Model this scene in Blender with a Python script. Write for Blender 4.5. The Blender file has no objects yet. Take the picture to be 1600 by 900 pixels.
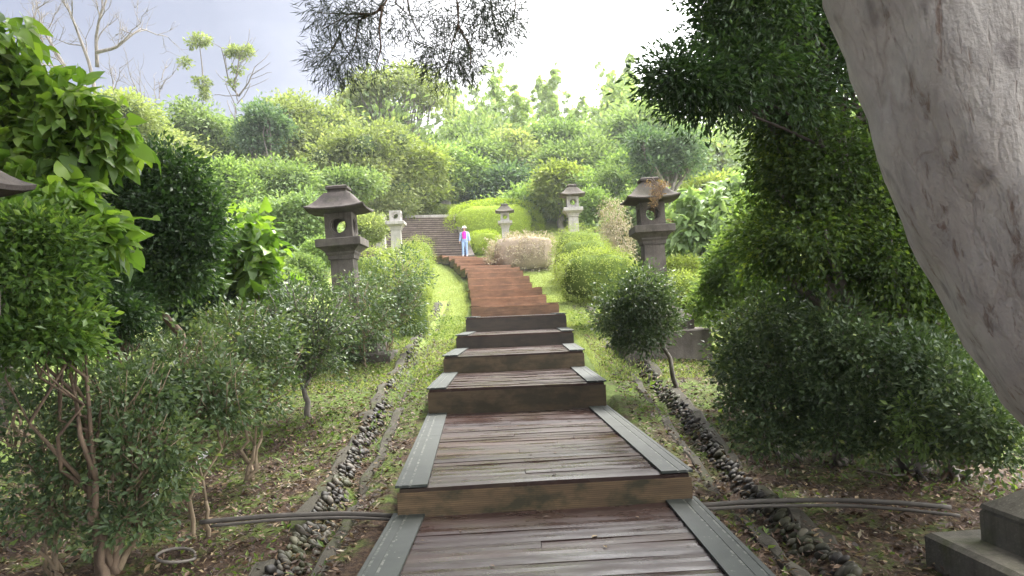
import bpy, bmesh, math, random
import numpy as np
from mathutils import Vector, Matrix

# ------------------------------------------------------------------ camera, world, sun, exposure
SC = bpy.context.scene
COL = SC.collection
EYE = 1.65
F = 1150.0                      # focal length in pixels of the 1600 px wide photograph
PITCH, ROLL = math.radians(2.1), math.radians(2.5)
fwd = np.array([0, math.cos(PITCH), math.sin(PITCH)])
up0 = np.array([0, -math.sin(PITCH), math.cos(PITCH)])
rt0 = np.array([1.0, 0, 0])
up = up0 * math.cos(ROLL) + rt0 * math.sin(ROLL)
rt = rt0 * math.cos(ROLL) - up0 * math.sin(ROLL)
cam_d = bpy.data.cameras.new('camera')
cam = bpy.data.objects.new('camera', cam_d); COL.objects.link(cam)
cam_d.sensor_width = 36; cam_d.lens = 36 * F / 1600
cam_d.clip_start = 0.05; cam_d.clip_end = 3000
M = Matrix(((rt[0], up[0], -fwd[0], 0), (rt[1], up[1], -fwd[1], 0), (rt[2], up[2], -fwd[2], EYE), (0, 0, 0, 1)))
cam.matrix_world = M
SC.camera = cam
SC.view_settings.view_transform = 'Standard'
SC.view_settings.look = 'None'
SC.view_settings.gamma = 1
SC.view_settings.use_curve_mapping = False
SC.view_settings.exposure = 1.95
SC.render.engine = 'CYCLES'
SC.cycles.max_bounces = 7
SC.cycles.diffuse_bounces = 3
SC.cycles.glossy_bounces = 2
SC.cycles.transmission_bounces = 4
SC.cycles.transparent_max_bounces = 4
SC.cycles.use_denoising = True
SC.cycles.sample_clamp_indirect = 4

SUN_EL, SUN_AZ = math.radians(56), math.radians(28)     # azimuth measured from +Y towards +X
wd = bpy.data.worlds.new('World'); SC.world = wd; wd.use_nodes = True
nt = wd.node_tree; nt.nodes.clear()
def wn(t, **k):
    n = nt.nodes.new(t)
    for a, b in k.items(): setattr(n, a, b)
    return n
out = wn('ShaderNodeOutputWorld'); bg = wn('ShaderNodeBackground'); bg.inputs['Strength'].default_value = 0.1
sky = wn('ShaderNodeTexSky', sky_type='NISHITA', sun_disc=False, sun_elevation=SUN_EL, sun_rotation=SUN_AZ, air_density=1.2, dust_density=3.0)
tc = wn('ShaderNodeTexCoord')
nz = wn('ShaderNodeTexNoise'); nz.inputs['Scale'].default_value = 1.6; nz.inputs['Detail'].default_value = 6; nz.inputs['Roughness'].default_value = .5
mp = wn('ShaderNodeMapping'); mp.inputs['Scale'].default_value = (1, 1, 2.2); mp.inputs['Location'].default_value = (.3, 0, .1)
dot = wn('ShaderNodeVectorMath', operation='DOT_PRODUCT'); dot.inputs[1].default_value = (.9, .06, .5)   # thicker, darker cloud low on the left
ad = wn('ShaderNodeMath', operation='MULTIPLY_ADD'); ad.inputs[1].default_value = .62
ramp = wn('ShaderNodeValToRGB')
e = ramp.color_ramp.elements
e[0].position = .10; e[0].color = (.036, .041, .060, 1)
e[1].position = .88; e[1].color = (1, 1, 1, 1)
for p_, c_ in ((.26, (.045, .050, .068)), (.35, (.080, .085, .105)), (.44, (.22, .22, .235)), (.55, (.46, .46, .47))):
    e2 = e.new(p_); e2.color = (*c_, 1)
sc_ = wn('ShaderNodeVectorMath', operation='SCALE'); sc_.inputs['Scale'].default_value = 21.0
mix = wn('ShaderNodeMix', data_type='RGBA'); mix.inputs['Factor'].default_value = .95
nt.links.new(tc.outputs['Generated'], mp.inputs['Vector']); nt.links.new(mp.outputs[0], nz.inputs['Vector'])
nt.links.new(tc.outputs['Generated'], dot.inputs[0])
nt.links.new(nz.outputs['Fac'], ad.inputs[0]); nt.links.new(dot.outputs['Value'], ad.inputs[2])
nt.links.new(ad.outputs[0], ramp.inputs[0]); nt.links.new(ramp.outputs[0], sc_.inputs[0])
nt.links.new(sky.outputs[0], mix.inputs['A']); nt.links.new(sc_.outputs[0], mix.inputs['B'])
nt.links.new(mix.outputs['Result'], bg.inputs['Color']); nt.links.new(bg.outputs[0], out.inputs['Surface'])

sun_d = bpy.data.lights.new('sun', 'SUN'); sun_d.energy = 2.3; sun_d.angle = math.radians(12); sun_d.color = (1, .96, .88)
sun = bpy.data.objects.new('sun', sun_d); COL.objects.link(sun)
sdir = Vector((math.sin(SUN_AZ) * math.cos(SUN_EL), math.cos(SUN_AZ) * math.cos(SUN_EL), math.sin(SUN_EL)))
sun.rotation_euler = sdir.to_track_quat('Z', 'Y').to_euler()

# ------------------------------------------------------------------ helpers
def ray(px, py):
    return fwd + rt * ((px - 800) / F) + up * ((450 - py) / F)
def at(px, py, Y):
    """world point on the sight line of a photo pixel at ground distance Y"""
    d = ray(px, py); p = d * (Y / d[1]); return np.array([p[0], p[1], p[2] + EYE])
GY = [-40, 0, 5, 6.3, 8, 11, 14, 17, 21, 25.4, 29.3, 33, 36, 39.4, 41, 43, 49, 60, 80, 120, 200, 400, 1500]
GZ = [-2.6, -2.0, -1.85, -1.8, -1.70, -1.27, -.88, -.56, -.1, .46, 1.02, 1.62, 2.1, 2.8, 3.1, 3.25, 6.2, 6.9, 9, 14, 22, 36, 40]
GZ = [g + EYE for g in GZ]
def terr(x, y):
    x = np.asarray(x, float); y = np.asarray(y, float)
    z = np.interp(y, GY, GZ)
    z = np.interp(y - 1, GY, GZ) * .25 + z * .5 + np.interp(y + 1, GY, GZ) * .25
    ax = np.clip(np.abs(x - .05) - 1.5, 0, 30)
    near = np.clip((14 - y) / 8, 0, 1)
    z = z - .09 * np.clip(ax, 0, 4) * near
    far = np.clip((y - 36) / 6, 0, 1) * np.clip((56 - y) / 4, 0, 1)
    z = z + far * 0.0
    z = z + .025 * np.sin(x * 2.1 + y * .7) * np.clip(ax, 0, 1) + .03 * np.sin(x * .9 - y * 1.3) * np.clip(ax, 0, 1)
    cx = np.interp(y, [0, 6, 13, 21, 26], [.2, .15, .0, .08, -.2])
    z = z - .32 * np.clip((1.28 - np.abs(x - cx)) / .12, 0, 1) * np.clip((26 - y) / 2, 0, 1)
    return z
def T(x, y): return float(terr(x, y))
def ground_at(px, py, y0=3.0, y1=70.0):
    for Y in np.arange(y0, y1, .05):
        p = at(px, py, Y)
        if p[2] <= T(p[0], Y): return p
    return at(px, py, y1)

def nrm(a):
    return a / np.maximum(np.linalg.norm(a, axis=-1, keepdims=True), 1e-9)

class MB:
    """collects faces and builds one mesh object"""
    def __init__(s): s.V = []; s.F3 = []; s.F4 = []; s.v3 = []; s.v4 = []; s.m3 = []; s.m4 = []; s.n = 0; s.s3 = []; s.s4 = []
    def add(s, V, tris=None, quads=None, v=0.5, m=0, smooth=False):
        V = np.asarray(V, float).reshape(-1, 3)
        if tris is not None and len(tris):
            t = np.asarray(tris, int).reshape(-1, 3); s.F3.append(t + s.n)
            s.v3.append(np.broadcast_to(np.asarray(v, float), (len(t),)) if np.ndim(v) == 0 or len(v) == len(t) else np.resize(v, len(t)))
            s.m3.append(np.full(len(t), m)); s.s3.append(np.full(len(t), smooth))
        if quads is not None and len(quads):
            q = np.asarray(quads, int).reshape(-1, 4); s.F4.append(q + s.n)
            s.v4.append(np.broadcast_to(np.asarray(v, float), (len(q),)) if np.ndim(v) == 0 or len(v) == len(q) else np.resize(v, len(q)))
            s.m4.append(np.full(len(q), m)); s.s4.append(np.full(len(q), smooth))
        s.V.append(V); s.n += len(V)
    def mesh(s, name, mats):
        V = np.concatenate(s.V) if s.V else np.zeros((0, 3))
        f3 = np.concatenate(s.F3) if s.F3 else np.zeros((0, 3), int)
        f4 = np.concatenate(s.F4) if s.F4 else np.zeros((0, 4), int)
        me = bpy.data.meshes.new(name)
        me.vertices.add(len(V)); me.vertices.foreach_set('co', V.astype(np.float32).ravel())
        me.loops.add(f3.size + f4.size)
        me.loops.foreach_set('vertex_index', np.concatenate([f3.ravel(), f4.ravel()]).astype(np.int32))
        np_ = len(f3) + len(f4)
        me.polygons.add(np_)
        st = np.concatenate([np.arange(len(f3)) * 3, f3.size + np.arange(len(f4)) * 4]).astype(np.int32)
        me.polygons.foreach_set('loop_start', st)
        me.polygons.foreach_set('material_index', np.concatenate(s.m3 + s.m4).astype(np.int32))
        me.polygons.foreach_set('use_smooth', np.concatenate(s.s3 + s.s4).astype(bool))
        a = me.attributes.new('v', 'FLOAT', 'FACE'); a.data.foreach_set('value', np.concatenate(s.v3 + s.v4).astype(np.float32))
        me.update(calc_edges=True); me.validate()
        for x in (mats if isinstance(mats, (list, tuple)) else [mats]): me.materials.append(x)
        return me
    def build(s, name, mats, parent=None, loc=None):
        o = bpy.data.objects.new(name, s.mesh(name, mats)); COL.objects.link(o)
        if parent is not None: o.parent = parent
        if loc is not None: o.location = loc
        return o
    # shapes
    def hexa(s, b, t, **k):
        """b, t: four bottom and four top corners, same order (counter-clockwise from above)"""
        s.add(list(b) + list(t), quads=[(3, 2, 1, 0), (4, 5, 6, 7), (0, 1, 5, 4), (1, 2, 6, 5), (2, 3, 7, 6), (3, 0, 4, 7)], **k)
    def box(s, x0, x1, y0, y1, z0, z1, **k):
        s.hexa([(x0, y0, z0), (x1, y0, z0), (x1, y1, z0), (x0, y1, z0)], [(x0, y0, z1), (x1, y0, z1), (x1, y1, z1), (x0, y1, z1)], **k)
    def tube(s, P, R, n=6, cap=True, **k):
        P = np.asarray(P, float); R = np.resize(np.asarray(R, float), len(P))
        d = np.gradient(P, axis=0); d = nrm(d)
        ref = np.array([0, 0, 1.0]) if abs(d[0][2]) < .9 else np.array([1.0, 0, 0])
        V = []
        for i in range(len(P)):
            a = np.cross(d[i], ref); a /= np.linalg.norm(a) + 1e-9; ref = np.cross(a, d[i]); b = ref
            th = np.arange(n) * 2 * math.pi / n
            V.append(P[i] + R[i] * (np.cos(th)[:, None] * a + np.sin(th)[:, None] * b))
        V = np.concatenate(V); q = []
        for i in range(len(P) - 1):
            for j in range(n):
                q.append((i * n + j, i * n + (j + 1) % n, (i + 1) * n + (j + 1) % n, (i + 1) * n + j))
        k.setdefault('smooth', True)
        tr = []
        if cap:
            for j in range(1, n - 1):
                tr.append((0, j + 1, j)); o = (len(P) - 1) * n; tr.append((o, o + j, o + j + 1))
        # keep one vertex block
        s.add(V, tris=tr, quads=q, **k)
    def sqloft(s, prof, cx=0, cy=0, **k):
        """square cross-sections stacked: prof = [(half, z), ...]"""
        V = []
        for h, z in prof: V += [(cx - h, cy - h, z), (cx + h, cy - h, z), (cx + h, cy + h, z), (cx - h, cy + h, z)]
        q = [(3, 2, 1, 0)]
        for i in range(len(prof) - 1):
            a = i * 4
            for j in range(4): q.append((a + j, a + (j + 1) % 4, a + 4 + (j + 1) % 4, a + 4 + j))
        a = (len(prof) - 1) * 4; q.append((a, a + 1, a + 2, a + 3))
        s.add(V, quads=q, **k)

def tag(o, label=None, cat=None, group=None, kind=None):
    if label: o['label'] = label
    if cat: o['category'] = cat
    if group: o['group'] = group
    if kind: o['kind'] = kind
    return o
def thing(name, label, cat, loc=(0, 0, 0), rz=0, group=None):
    o = bpy.data.objects.new(name, None); COL.objects.link(o)
    o.location = tuple(float(a) for a in loc); o.rotation_euler = (0, 0, rz); o.empty_display_size = .2
    return tag(o, label, cat, group)

# ------------------------------------------------------------------ materials
def new_mat(name):
    m = bpy.data.materials.new(name); m.use_nodes = True
    m.node_tree.nodes.clear(); return m
class NT:
    def __init__(s, m): s.t = m.node_tree
    def n(s, typ, ins=None, **k):
        x = s.t.nodes.new(typ)
        for a, b in k.items(): setattr(x, a, b)
        for a, b in (ins or {}).items():
            if isinstance(b, bpy.types.NodeSocket): s.t.links.new(b, x.inputs[a])
            else: x.inputs[a].default_value = b
        return x
    def ramp(s, fac, stops):
        r = s.n('ShaderNodeValToRGB', {0: fac}); el = r.color_ramp.elements
        el[0].position, el[0].color = stops[0][0], (*stops[0][1], 1)
        el[1].position, el[1].color = stops[-1][0], (*stops[-1][1], 1)
        for p, c in stops[1:-1]: q = el.new(p); q.color = (*c, 1)
        return r.outputs[0]
    def noise(s, vec, scale, detail=4, rough=.5, dist=0):
        return s.n('ShaderNodeTexNoise', {'Vector': vec, 'Scale': scale, 'Detail': detail, 'Roughness': rough, 'Distortion': dist}).outputs['Fac']
    def mix(s, f, a, b, mode='MIX'):
        x = s.n('ShaderNodeMix', data_type='RGBA', blend_type=mode)
        for i, v in (('Factor', f), ('A', a), ('B', b)):
            if isinstance(v, bpy.types.NodeSocket): s.t.links.new(v, x.inputs[i])
            else: x.inputs[i].default_value = v if i == 'Factor' else (*v, 1)
        return x.outputs['Result']
    def math(s, op, a, b=0.0, c=0.0):
        x = s.n('ShaderNodeMath', operation=op)
        for i, v in enumerate((a, b, c)):
            if isinstance(v, bpy.types.NodeSocket): s.t.links.new(v, x.inputs[i])
            else: x.inputs[i].default_value = v
        return x.outputs[0]
    def pos(s): return s.n('ShaderNodeNewGeometry').outputs['Position']
    def obj(s): return s.n('ShaderNodeTexCoord').outputs['Object']
    def sc(s, vec, k): return s.n('ShaderNodeMapping', {'Vector': vec, 'Scale': k}).outputs[0]
    def attr(s, nm='v'): return s.n('ShaderNodeAttribute', attribute_name=nm).outputs['Fac']
    def bump(s, h, strength=.4, dist=.02):
        return s.n('ShaderNodeBump', {'Height': h, 'Strength': strength, 'Distance': dist}).outputs[0]
    def pbr(s, col, rough=.7, normal=None, spec=.5):
        ins = {'Base Color': col if isinstance(col, bpy.types.NodeSocket) else (*col, 1), 'Roughness': rough, 'Specular IOR Level': spec}
        if normal is not None: ins['Normal'] = normal
        return s.n('ShaderNodeBsdfPrincipled', ins).outputs[0]
    def out(s, sh): s.n('ShaderNodeOutputMaterial', {'Surface': sh})

def leaf_mat(name, stops, trans=.35, rough=.55, spec=.25, tcol=1.35):
    m = new_mat(name); t = NT(m)
    c = t.ramp(t.attr(), stops)
    b = t.pbr(c, rough, spec=spec)
    tc_ = t.mix(1.0, c, (tcol * 1.05, tcol * 1.1, tcol * .55), 'MULTIPLY')
    tr = t.n('ShaderNodeBsdfTranslucent', {'Color': tc_}).outputs[0]
    t.out(t.n('ShaderNodeMixShader', {0: trans, 1: b, 2: tr}).outputs[0]); return m
LM = {
 'shrub':  leaf_mat('shrub_leaf', [(0, (.028, .052, .020)), (.5, (.075, .118, .050)), (.85, (.135, .185, .078)), (1, (.22, .26, .07))], .3, .42, .42),
 'dark':   leaf_mat('dark_leaf', [(0, (.018, .040, .014)), (.6, (.042, .085, .028)), (1, (.10, .17, .04))], .34, .42, .4),
 'mid':    leaf_mat('mid_leaf', [(0, (.05, .088, .032)), (.5, (.145, .21, .082)), (1, (.27, .34, .15))], .42),
 'bright': leaf_mat('bright_leaf', [(0, (.065, .11, .035)), (.5, (.175, .26, .085)), (1, (.31, .40, .16))], .45),
 'olive':  leaf_mat('olive_leaf', [(0, (.085, .11, .04)), (.5, (.205, .25, .095)), (1, (.35, .38, .17))], .42),
 'blue':   leaf_mat('cool_green_leaf', [(0, (.035, .07, .04)), (.5, (.09, .15, .08)), (1, (.18, .26, .14))], .36),
 'bamboo': leaf_mat('bamboo_leaf', [(0, (.18, .25, .08)), (.5, (.29, .38, .13)), (1, (.42, .49, .20))], .5),
 'hedge':  leaf_mat('hedge_leaf', [(0, (.11, .15, .035)), (.5, (.22, .27, .07)), (1, (.34, .38, .12))], .4),
 'lime':   leaf_mat('lime_hedge_leaf', [(0, (.20, .28, .03)), (.5, (.32, .40, .045)), (1, (.42, .48, .08))], .38),
 'big':    leaf_mat('large_leaf', [(0, (.05, .10, .02)), (.4, (.11, .20, .03)), (.8, (.22, .33, .05)), (1, (.30, .34, .22))], .45, .4, .4),
 'pale':   leaf_mat('pale_leaf', [(0, (.10, .16, .06)), (.5, (.20, .28, .12)), (1, (.32, .40, .20))], .42),
 'dry':    leaf_mat('dry_leaf', [(0, (.22, .18, .13)), (.5, (.36, .31, .235)), (1, (.52, .46, .36))], .2, .8, .2),
 'far':    leaf_mat('far_wood_leaf', [(0, (.07, .11, .05)), (.5, (.20, .27, .12)), (1, (.34, .41, .20))], .4),
 'lush':   leaf_mat('lush_leaf', [(0, (.035, .075, .018)), (.5, (.085, .155, .035)), (.85, (.15, .24, .05)), (1, (.24, .32, .07))], .4, .42, .4),
 'needle': leaf_mat('needle_leaf', [(0, (.03, .04, .03)), (1, (.075, .095, .07))], .2, .4, .5),
 'litter': leaf_mat('litter_leaf', [(0, (.035, .022, .015)), (.4, (.085, .05, .032)), (.75, (.17, .105, .062)), (.95, (.28, .21, .11)), (1, (.36, .32, .24))], .1, .6, .4),
 'weed':   leaf_mat('weed_leaf', [(0, (.05, .088, .020)), (.5, (.10, .155, .034)), (1, (.18, .24, .06))], .4),
 'vine':   leaf_mat('vine_leaf', [(0, (.025, .05, .014)), (.5, (.065, .11, .025)), (.8, (.13, .19, .035)), (1, (.26, .32, .05))], .45),
}
def bark_mat(name, c0, c1, scale=14):
    m = new_mat(name); t = NT(m); p = t.sc(t.obj(), (1, 1, .25))
    n = t.noise(p, scale, 5, .6)
    t.out(t.pbr(t.ramp(n, [(.3, c0), (.7, c1)]), .85, t.bump(n, .6, .02))); return m
BARK = bark_mat('brown_bark', (.07, .045, .03), (.19, .135, .09))
BARKG = bark_mat('grey_bark', (.09, .08, .07), (.24, .21, .18))
BARKD = bark_mat('dark_bark', (.025, .02, .016), (.07, .055, .045))
BARKT = bark_mat('tan_twig_bark', (.13, .095, .06), (.30, .23, .15))
BARKP = bark_mat('pale_bark', (.34, .32, .33), (.52, .5, .5))
def trunk_mat():
    m = new_mat('pale_fissured_bark'); t = NT(m); o = t.obj()
    big = t.noise(o, 2.6, 5, .6); mid = t.noise(t.sc(o, (1, 1, .6)), 11, 5, .6); fine = t.noise(o, 60, 3, .6)
    col = t.ramp(big, [(.25, (.45, .42, .385)), (.5, (.59, .56, .52)), (.75, (.71, .68, .635))])
    col = t.mix(t.ramp(mid, [(.35, (0, 0, 0)), (.65, (.55, .55, .55))]), col, (.36, .34, .335))
    rn = t.noise(t.sc(o, (9, 9, 1.3)), 1.9, 6, .68, .4)
    rust = t.ramp(rn, [(.56, (0, 0, 0)), (.66, (1, 1, 1))])
    col = t.mix(t.math('MULTIPLY', rust, .7), col, (.20, .115, .075))
    dk = t.ramp(t.noise(t.sc(o, (1, 1, .5)), 9, 3, .5), [(.62, (0, 0, 0)), (.72, (1, 1, 1))])
    col = t.mix(t.math('MULTIPLY', dk, .5), col, (.12, .10, .095))
    h = t.math('ADD', t.math('MULTIPLY', mid, .7), t.math('MULTIPLY', fine, .3)); h = t.math('SUBTRACT', h, t.math('MULTIPLY', rust, .3))
    wv = t.n('ShaderNodeVectorMath', {0: o, 1: t.n('ShaderNodeVectorMath', {0: t.n('ShaderNodeTexNoise', {'Vector': o, 'Scale': 7.0, 'Detail': 4.0}).outputs['Color'], 'Scale': .10}, operation='SCALE').outputs[0]}, operation='ADD').outputs[0]
    vo = t.n('ShaderNodeTexVoronoi', {'Vector': t.sc(wv, (13, 13, 1.7)), 'Scale': 1.0}, feature='DISTANCE_TO_EDGE').outputs['Distance']
    ck = t.math('MULTIPLY', t.ramp(vo, [(0, (1, 1, 1)), (.09, (0, 0, 0))]), t.ramp(t.noise(o, 3.5, 3), [(.45, (0, 0, 0)), (.62, (1, 1, 1))]))
    col = t.mix(t.math('MULTIPLY', ck, .3), col, (.26, .19, .15)); h = t.math('SUBTRACT', h, t.math('MULTIPLY', ck, .15))
    rd = t.noise(t.sc(o, (1, 1, .22)), 13, 4, .6, .4)
    col = t.mix(t.ramp(rd, [(.28, (.5, .5, .5)), (.42, (0, 0, 0))]), col, (.24, .21, .185))
    h = t.math('ADD', h, t.math('MULTIPLY', rd, 1.2))
    t.out(t.pbr(col, .85, t.bump(h, .6, .03), .25)); return m
TRUNK = trunk_mat()
def stone_mat(name, dark, light, moss=.25, mosscol=(.09, .10, .04)):
    m = new_mat(name); t = NT(m); o = t.pos()
    n = t.noise(o, 3.2, 6, .6); f = t.noise(o, 45, 4, .65)
    col = t.ramp(n, [(.3, dark), (.7, light)])
    col = t.mix(t.math('MULTIPLY', t.ramp(f, [(.55, (0, 0, 0)), (.7, (1, 1, 1))]), .35), col, tuple(min(1, c * 1.7) for c in light))
    mm = t.ramp(t.noise(o, 1.7, 5, .6), [(.52, (0, 0, 0)), (.66, (1, 1, 1))])
    col = t.mix(t.math('MULTIPLY', mm, moss), col, mosscol)
    vs = t.ramp(t.noise(t.sc(o, (7, 7, .5)), 1.6, 4, .6), [(.5, (0, 0, 0)), (.7, (1, 1, 1))])
    col = t.mix(t.math('MULTIPLY', vs, .4), col, tuple(c * .45 for c in dark))
    t.out(t.pbr(col, .88, t.bump(t.math('ADD', n, f), .45, .012), .25)); return m
STONE = stone_mat('weathered_stone', (.062, .053, .046), (.14, .122, .107))
STONED = stone_mat('dark_roof_stone', (.042, .036, .033), (.10, .084, .076), .25)
STONEL = stone_mat('pale_stone', (.24, .225, .205), (.38, .36, .335), .25)
STONEG = stone_mat('mossy_base_stone', (.085, .078, .062), (.17, .155, .125), .75, (.07, .078, .03))
STEPS = stone_mat('brown_step_stone', (.13, .10, .085), (.26, .21, .18), .25)
KERB = stone_mat('mossy_concrete', (.035, .031, .024), (.08, .072, .054), .9, (.05, .06, .016))
def cobble_mat():
    m = new_mat('river_cobble'); t = NT(m)
    c = t.ramp(t.attr(), [(0, (.010, .008, .006)), (.5, (.026, .020, .014)), (.85, (.05, .040, .029)), (1, (.12, .10, .08))])
    mm = t.ramp(t.noise(t.pos(), 1.1, 4), [(.48, (0, 0, 0)), (.62, (1, 1, 1))])
    c = t.mix(t.math('MULTIPLY', mm, .45), c, (.075, .085, .025))
    n = t.noise(t.pos(), 35, 3)
    t.out(t.pbr(c, .6, t.bump(n, .3, .008), .4)); return m
COBBLE = cobble_mat()
def deck_mat(name, stops, r0=.16, r1=.5, dirt=(.06, .05, .03)):
    m = new_mat(name); t = NT(m); p = t.pos()
    c = t.ramp(t.attr(), stops)
    g = t.noise(t.sc(p, (1.5, 40, 1.5)), 3, 4, .6)
    c = t.mix(.55, c, t.ramp(g, [(.25, (.35, .35, .35)), (.75, (1.35, 1.3, 1.3))]), 'MULTIPLY')
    w = t.noise(p, 1.6, 5, .6)
    c = t.mix(t.ramp(w, [(.5, (0, 0, 0)), (.72, (.6, .6, .6))]), c, dirt)
    wet = t.noise(t.sc(p, (1, 3.5, 1)), 1.5, 4, .55)
    r = t.ramp(wet, [(.35, (r0, r0, r0)), (.62, (r1, r1, r1))])
    s = t.pbr(c, .5, t.bump(g, .14, .006), .22)
    t.t.links.new(r, s.node.inputs['Roughness'])
    t.out(s); return m
DECK = deck_mat('wet_deck_plank', [(0, (.028, .017, .015)), (.5, (.046, .028, .024)), (1, (.078, .043, .033))], .15, .48)
DECKR = deck_mat('red_deck_plank', [(0, (.18, .095, .055)), (.5, (.28, .15, .09)), (1, (.36, .21, .13))], .35, .6, (.11, .07, .045))
def riser_mat(name, c0, c1, stain, amt, groove=True):
    m = new_mat(name); t = NT(m); p = t.pos()
    n = t.noise(t.sc(p, (1.2, 1.2, 9)), 2.2, 5, .6)
    c = t.ramp(n, [(.3, c0), (.7, c1)])
    st = t.noise(t.sc(p, (1.6, 1.6, 2.6)), 1.6, 6, .62)
    c = t.mix(t.math('MULTIPLY', t.ramp(st, [(.46, (0, 0, 0)), (.60, (1, 1, 1))]), amt), c, stain)
    z = t.n('ShaderNodeSeparateXYZ', {0: p}).outputs[2]
    gr = t.math('PINGPONG', z, .0085)
    gm = t.math('LESS_THAN', gr, .0022)
    c = t.mix(t.math('MULTIPLY', gm, .55), c, tuple(k * .3 for k in c0))
    h = t.math('SUBTRACT', t.math('MULTIPLY', n, .4), gm)
    t.out(t.pbr(c, .6, t.bump(h, .5, .006), .35)); return m
RISER1 = riser_mat('golden_grooved_board', (.085, .056, .030), (.155, .103, .053), (.03, .03, .014), .92)
RISER2 = riser_mat('olive_grooved_board', (.085, .06, .035), (.14, .10, .055), (.03, .028, .015), .7)
RISER4 = riser_mat('dark_grooved_board', (.032, .024, .018), (.055, .04, .028), (.015, .013, .01), .6)  # darker board tone for two of the lower risers
RISER6 = riser_mat('lit_red_brown_board', (.14, .072, .04), (.27, .145, .082), (.08, .05, .03), .45)  # red brown of the boards, lightened by bright light put into the colour
def edge_mat():
    m = new_mat('wet_green_grey_board'); t = NT(m); p = t.pos()
    n = t.noise(p, 5, 4); c = t.ramp(n, [(.3, (.018, .022, .018)), (.7, (.034, .040, .034))])
    lich = t.math('MULTIPLY', t.attr(), t.ramp(t.noise(p, 17, 6, .75), [(.48, (0, 0, 0)), (.56, (1, 1, 1))]))
    c = t.mix(t.math('MULTIPLY', lich, .8), c, (.36, .36, .31))
    fl = t.ramp(t.noise(p, 20, 3, .6), [(.70, (0, 0, 0)), (.74, (1, 1, 1))])
    c = t.mix(t.math('MULTIPLY', fl, .5), c, (.3, .29, .24))
    t.out(t.pbr(c, .6, t.bump(t.noise(t.sc(p, (60, 2, 1)), 3, 3), .12, .005), .5)); return m
EDGE = edge_mat()
def flat(name, c, rough=.7, spec=.4):
    m = new_mat(name); t = NT(m); n = t.noise(t.obj(), 12, 4)
    t.out(t.pbr(t.ramp(n, [(.25, tuple(x * .8 for x in c)), (.75, tuple(min(1, x * 1.15) for x in c))]), rough, None, spec)); return m
PIPE = flat('grey_plastic_pipe', (.10, .09, .08), .85, .2)
SKIN = flat('skin', (.5, .32, .24), .5)
STEEL = flat('galvanised_steel', (.6, .62, .66), .5)
def ground_mat():
    m = new_mat('leaf_litter_and_grass'); t = NT(m); p = t.pos()
    x, y, z = [t.n('ShaderNodeSeparateXYZ', {0: p}).outputs[i] for i in range(3)]
    fine = t.noise(p, 22, 6, .7); mid = t.noise(p, 2.3, 6, .65); big = t.noise(p, .5, 4, .5)
    lit = t.ramp(fine, [(.28, (.016, .011, .008)), (.45, (.046, .029, .020)), (.58, (.09, .058, .038)), (.75, (.15, .105, .068))])
    grs = t.ramp(fine, [(.25, (.04, .065, .014)), (.5, (.09, .13, .026)), (.75, (.16, .21, .05))])
    lawn = t.ramp(t.noise(p, 7, 5, .6), [(.25, (.15, .20, .05)), (.5, (.22, .28, .075)), (.75, (.30, .35, .11))])
    far = t.n('ShaderNodeMapRange', {0: y, 1: 13.0, 2: 21.0, 3: 0.0, 4: 1.0}).outputs[0]
    gmask = t.math('ADD', t.math('ADD', t.math('MULTIPLY', mid, .75), t.math('MULTIPLY', big, .35)), t.n('ShaderNodeMapRange', {0: y, 1: 5.0, 2: 15.0, 3: -.06, 4: .17}).outputs[0])
    gm = t.ramp(gmask, [(.52, (0, 0, 0)), (.66, (1, 1, 1))])
    c = t.mix(gm, lit, grs); c = t.mix(far, c, lawn)
    h = t.math('ADD', fine, t.math('MULTIPLY', mid, .5))
    t.out(t.pbr(c, .9, t.bump(h, .8, .04), .2)); return m
GROUND = ground_mat()
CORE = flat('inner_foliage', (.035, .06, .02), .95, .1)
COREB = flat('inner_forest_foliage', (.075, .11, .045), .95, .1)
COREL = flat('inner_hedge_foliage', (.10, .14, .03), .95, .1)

# ------------------------------------------------------------------ foliage
UPV = np.array([0, 0, 1.0])
def leaves(mb, rng, P, D, N, L, W, v, kind=0, m=0):
    n = len(P); D = nrm(D); S = nrm(np.cross(D, N)); N = np.cross(S, D)
    L = np.broadcast_to(L, (n,))[:, None]; W = np.broadcast_to(W, (n,))[:, None]
    if kind == 0:
        b = P; tip = P + D * L
        l = P + D * L * .45 - S * W * .5 + N * W * .18; r = P + D * L * .45 + S * W * .5 + N * W * .18
        V = np.stack([b, r, tip, l], 1).reshape(-1, 3)
        k = np.arange(n)[:, None] * 4
        tr = np.concatenate([k + [0, 1, 2], k + [0, 2, 3]], 1).reshape(-1, 3)
        mb.add(V, tris=tr, v=np.repeat(v, 2), m=m)
    else:
        cu = (.3 + 2.2 * rng.random((n, 1)))
        def pt(a, s_, z): return P + D * L * a + S * W * s_ + N * L * z * cu
        V = np.stack([pt(0, 0, 0), pt(.5, 0, -.02), pt(1, 0, -.2),
                      pt(-.14, .26, .05), pt(.12, .5, .09), pt(.55, .36, .02), pt(.82, .16, -.1),
                      pt(-.14, -.26, .05), pt(.12, -.5, .09), pt(.55, -.36, .02), pt(.82, -.16, -.1)], 1).reshape(-1, 3)
        k = np.arange(n)[:, None] * 11
        f = [(0, 3, 4), (0, 4, 1), (1, 4, 5), (1, 5, 6), (1, 6, 2), (0, 8, 7), (0, 1, 8), (1, 9, 8), (1, 10, 9), (1, 2, 10)]
        tr = np.concatenate([k + list(a) for a in f], 1).reshape(-1, 3)
        mb.add(V, tris=tr, v=np.repeat(v, len(f)), m=m, smooth=True)

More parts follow.
